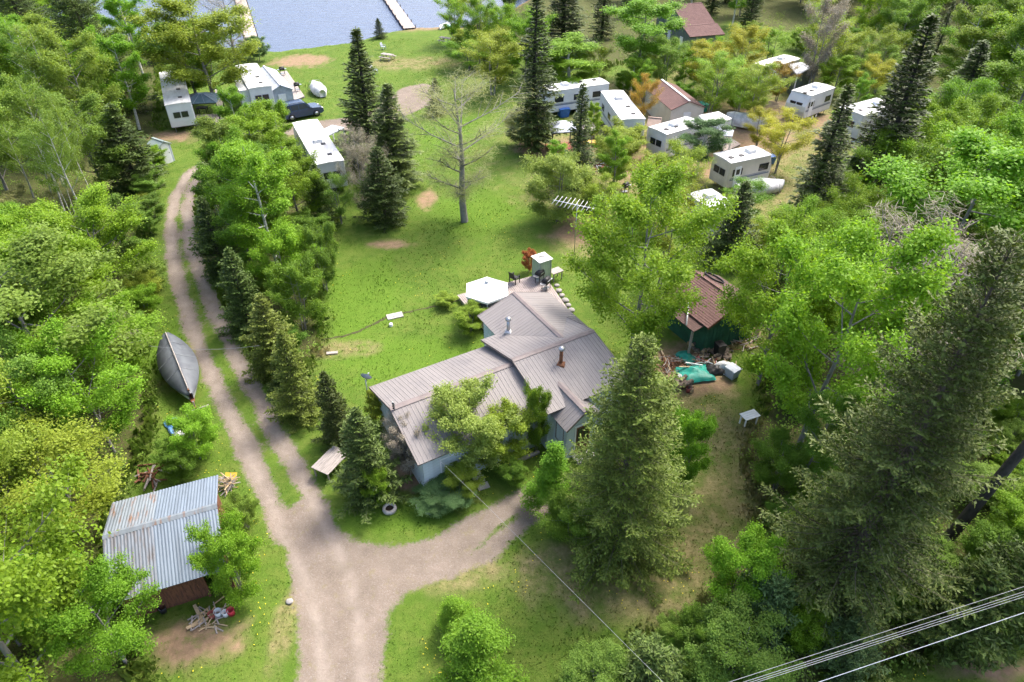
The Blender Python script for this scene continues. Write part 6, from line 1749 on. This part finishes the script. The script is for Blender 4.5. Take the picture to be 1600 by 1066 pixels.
wood([(1240,380),(1300,300),(1430,240),(1520,250),(1480,340),(1330,420)], 18, [('thin','lime',.75),('spruce','cdark',.28),('shrub','green',1.1),('maple','lime',.75)], lab("the thicket below the tan screen tent"), "trees below the tan screen tent", 5, 9, 2.2, 18)
wood([(1200,720),(1215,640),(1270,620),(1290,820),(1215,850)], 6, [('shrub','green',1.1),('shrub','lime',1.1)], lab("the thicket at the foot of the broad lime maple"), "bushes below the broad lime maple", 3.5, 6, 1.2, 19)

# ------------------------------------------------------------------ undergrowth and grass (nobody could count these)
def scatter(n, x0, x1, y0, y1, seed, power=1.0):
    rg = np.random.default_rng(seed)
    Y = y0+(y1-y0)*rg.random(n)**power
    X = (rg.random(n)*2-1)*(24+Y*.83)
    return rg, X, Y
BLOCK = []
def blocked(X, Y):
    r = np.zeros(X.shape, bool)
    for poly in BLOCK: r |= inside(X, Y, poly)
    return r
BLOCK.append([tuple(HW(*q)[:2]) for q in ((.4,.3),(7.4,.3),(7.4,-.2),(7.7,-.2),(7.7,-1.3),(9.7,-1.3),(9.7,-.2),(12.2,-.2),(12.2,6.4),(13,6.4),(13,8.7),(8.3,8.7),(8.3,6.2),(.4,6.2))])
BLOCK.append([tuple(p[:2]) for p in DK])
BLOCK.append([tuple(SW(*q)[:2]) for q in ((wx0,wy0),(wx1,wy0),(wx1,wy1),(wx0,wy1))])
BLOCK.append([tuple(GW(*q)[:2]) for q in ((0,-hw-1.5),(-GL,-hw-1.5),(-GL,hw),(0,hw))])

rg, X, Y = scatter(16000, 0, 0, 9, 130, 5, 1.4)
mk = masks(X, Y)
sel = (mk[4]*rg.uniform(.4,1.3,len(X)) > .5) & (mk[0] < .2) & (mk[5] < -1) & ~blocked(X, Y)
X, Y, lk_ = X[sel], Y[sel], mk[5][sel]; Zg = height(X, Y, lk_, mk[0][sel])
hh = rg.gamma(2.2,.22,len(X)).clip(.1,1.3)
cen = np.stack([X, Y, Zg+hh*.6], 1)
ug = quads_mesh("undergrowth", *leaf_cloud(rg, cen, (.22+hh*.45), 26, .13, .8, .7), LEAF['mid'])
tag(link("undergrowth", ug), "low leafy undergrowth covering the floor of the woods", "undergrowth", kind="stuff")

def grass_material():
    m, nt, N, L = nodes_of('grass_blades')
    b = N["Principled BSDF"]; b.inputs["Roughness"].default_value = .7; b.inputs["Specular IOR Level"].default_value = .2
    geo = N.new("ShaderNodeNewGeometry"); c = grass_colour(nt, geo.outputs["Position"])
    t = N.new("ShaderNodeAttribute"); t.attribute_name = "tint"
    c = mix_rgb(nt, 1.0, c, (1.15,1.15,1.15), 'MULTIPLY')
    c = mix_rgb(nt, t.outputs["Fac"], c, (1.3,1.25,1.1), 'MULTIPLY')
    L.new(c, b.inputs["Base Color"])
    tr = N.new("ShaderNodeBsdfTranslucent"); L.new(c, tr.inputs["Color"]); mx = N.new("ShaderNodeMixShader"); mx.inputs[0].default_value = .45
    L.new(b.outputs[0], mx.inputs[1]); L.new(tr.outputs[0], mx.inputs[2]); L.new(mx.outputs[0], N["Material Output"].inputs["Surface"])
    return m
rg, X, Y = scatter(420000, 0, 0, 9, 112, 8, 1.45)
mk = masks(X, Y)
rough_ = fbm(X, Y, .35, 77)
sel = (mk[0]+(rg.random(len(X))-.5)*.5 < .42) & (mk[1] < .45) & (mk[4] < .8) & (mk[5] < -.5) & ~blocked(X, Y)
X, Y = X[sel], Y[sel]; drv, lsh, fo, dr_ = mk[0][sel], mk[3][sel], mk[4][sel], mk[2][sel]; Zg = height(X, Y, mk[5][sel], drv)
n = len(X)
edge_ = np.clip(fo*1.5, 0, 1)
hh = (.034+.045*rough_[sel]**2*2)*rg.uniform(.5,1.5,n)*(1+5*edge_+.4*lsh)*(1+.006*Y)
az = rg.uniform(0, 6.28, n)
ax = np.stack([np.cos(az)*.55, np.sin(az)*.55, np.ones(n)], 1); nr = np.stack([-np.sin(az), np.cos(az), rg.uniform(.7,1.8,n)], 1)
gmesh = quads_mesh("grass", np.stack([X, Y, Zg+hh*.42], 1), ax, nr, hh, hh*rg.uniform(.35,.7,n), rg.uniform(0,.6,n), grass_material())
for nm, arr in (("m_lush", lsh), ("m_dry", dr_)):
    a = gmesh.attributes.new(nm, 'FLOAT', 'POINT'); a.data.foreach_set("value", np.repeat(arr, 4).astype(np.float32))
tag(link("grass", gmesh), "grass blades of the lawn and verges", "grass", kind="stuff")

# dandelions in the grass near the drive fork
rg, X, Y = scatter(60000, 0, 0, 10, 60, 15, 1.2)
mk = masks(X, Y)
sel = (mk[0] < .25) & (mk[1] < .3) & (mk[4] < .3) & (fbm(X, Y, .35, 41) > .6) & ~blocked(X, Y)
X, Y = X[sel][:1600], Y[sel][:1600]; n = len(X); Zg = height(X, Y, mk[5][sel][:1600], mk[0][sel][:1600])
dl = quads_mesh("dandelions", np.stack([X, Y, Zg+.07], 1), rand_unit(rg, n)*np.array([1,1,.1]), np.tile(np.array([[0,0,1.0]]), (n,1))+rg.normal(size=(n,3))*.2, np.full(n,.055), np.full(n,.055), np.ones(n), mat('dandelion_yellow', (.75,.62,.03), .7, .1))
tag(link("dandelions", dl), "yellow dandelion heads dotted through the lawn", "dandelions", kind="stuff")
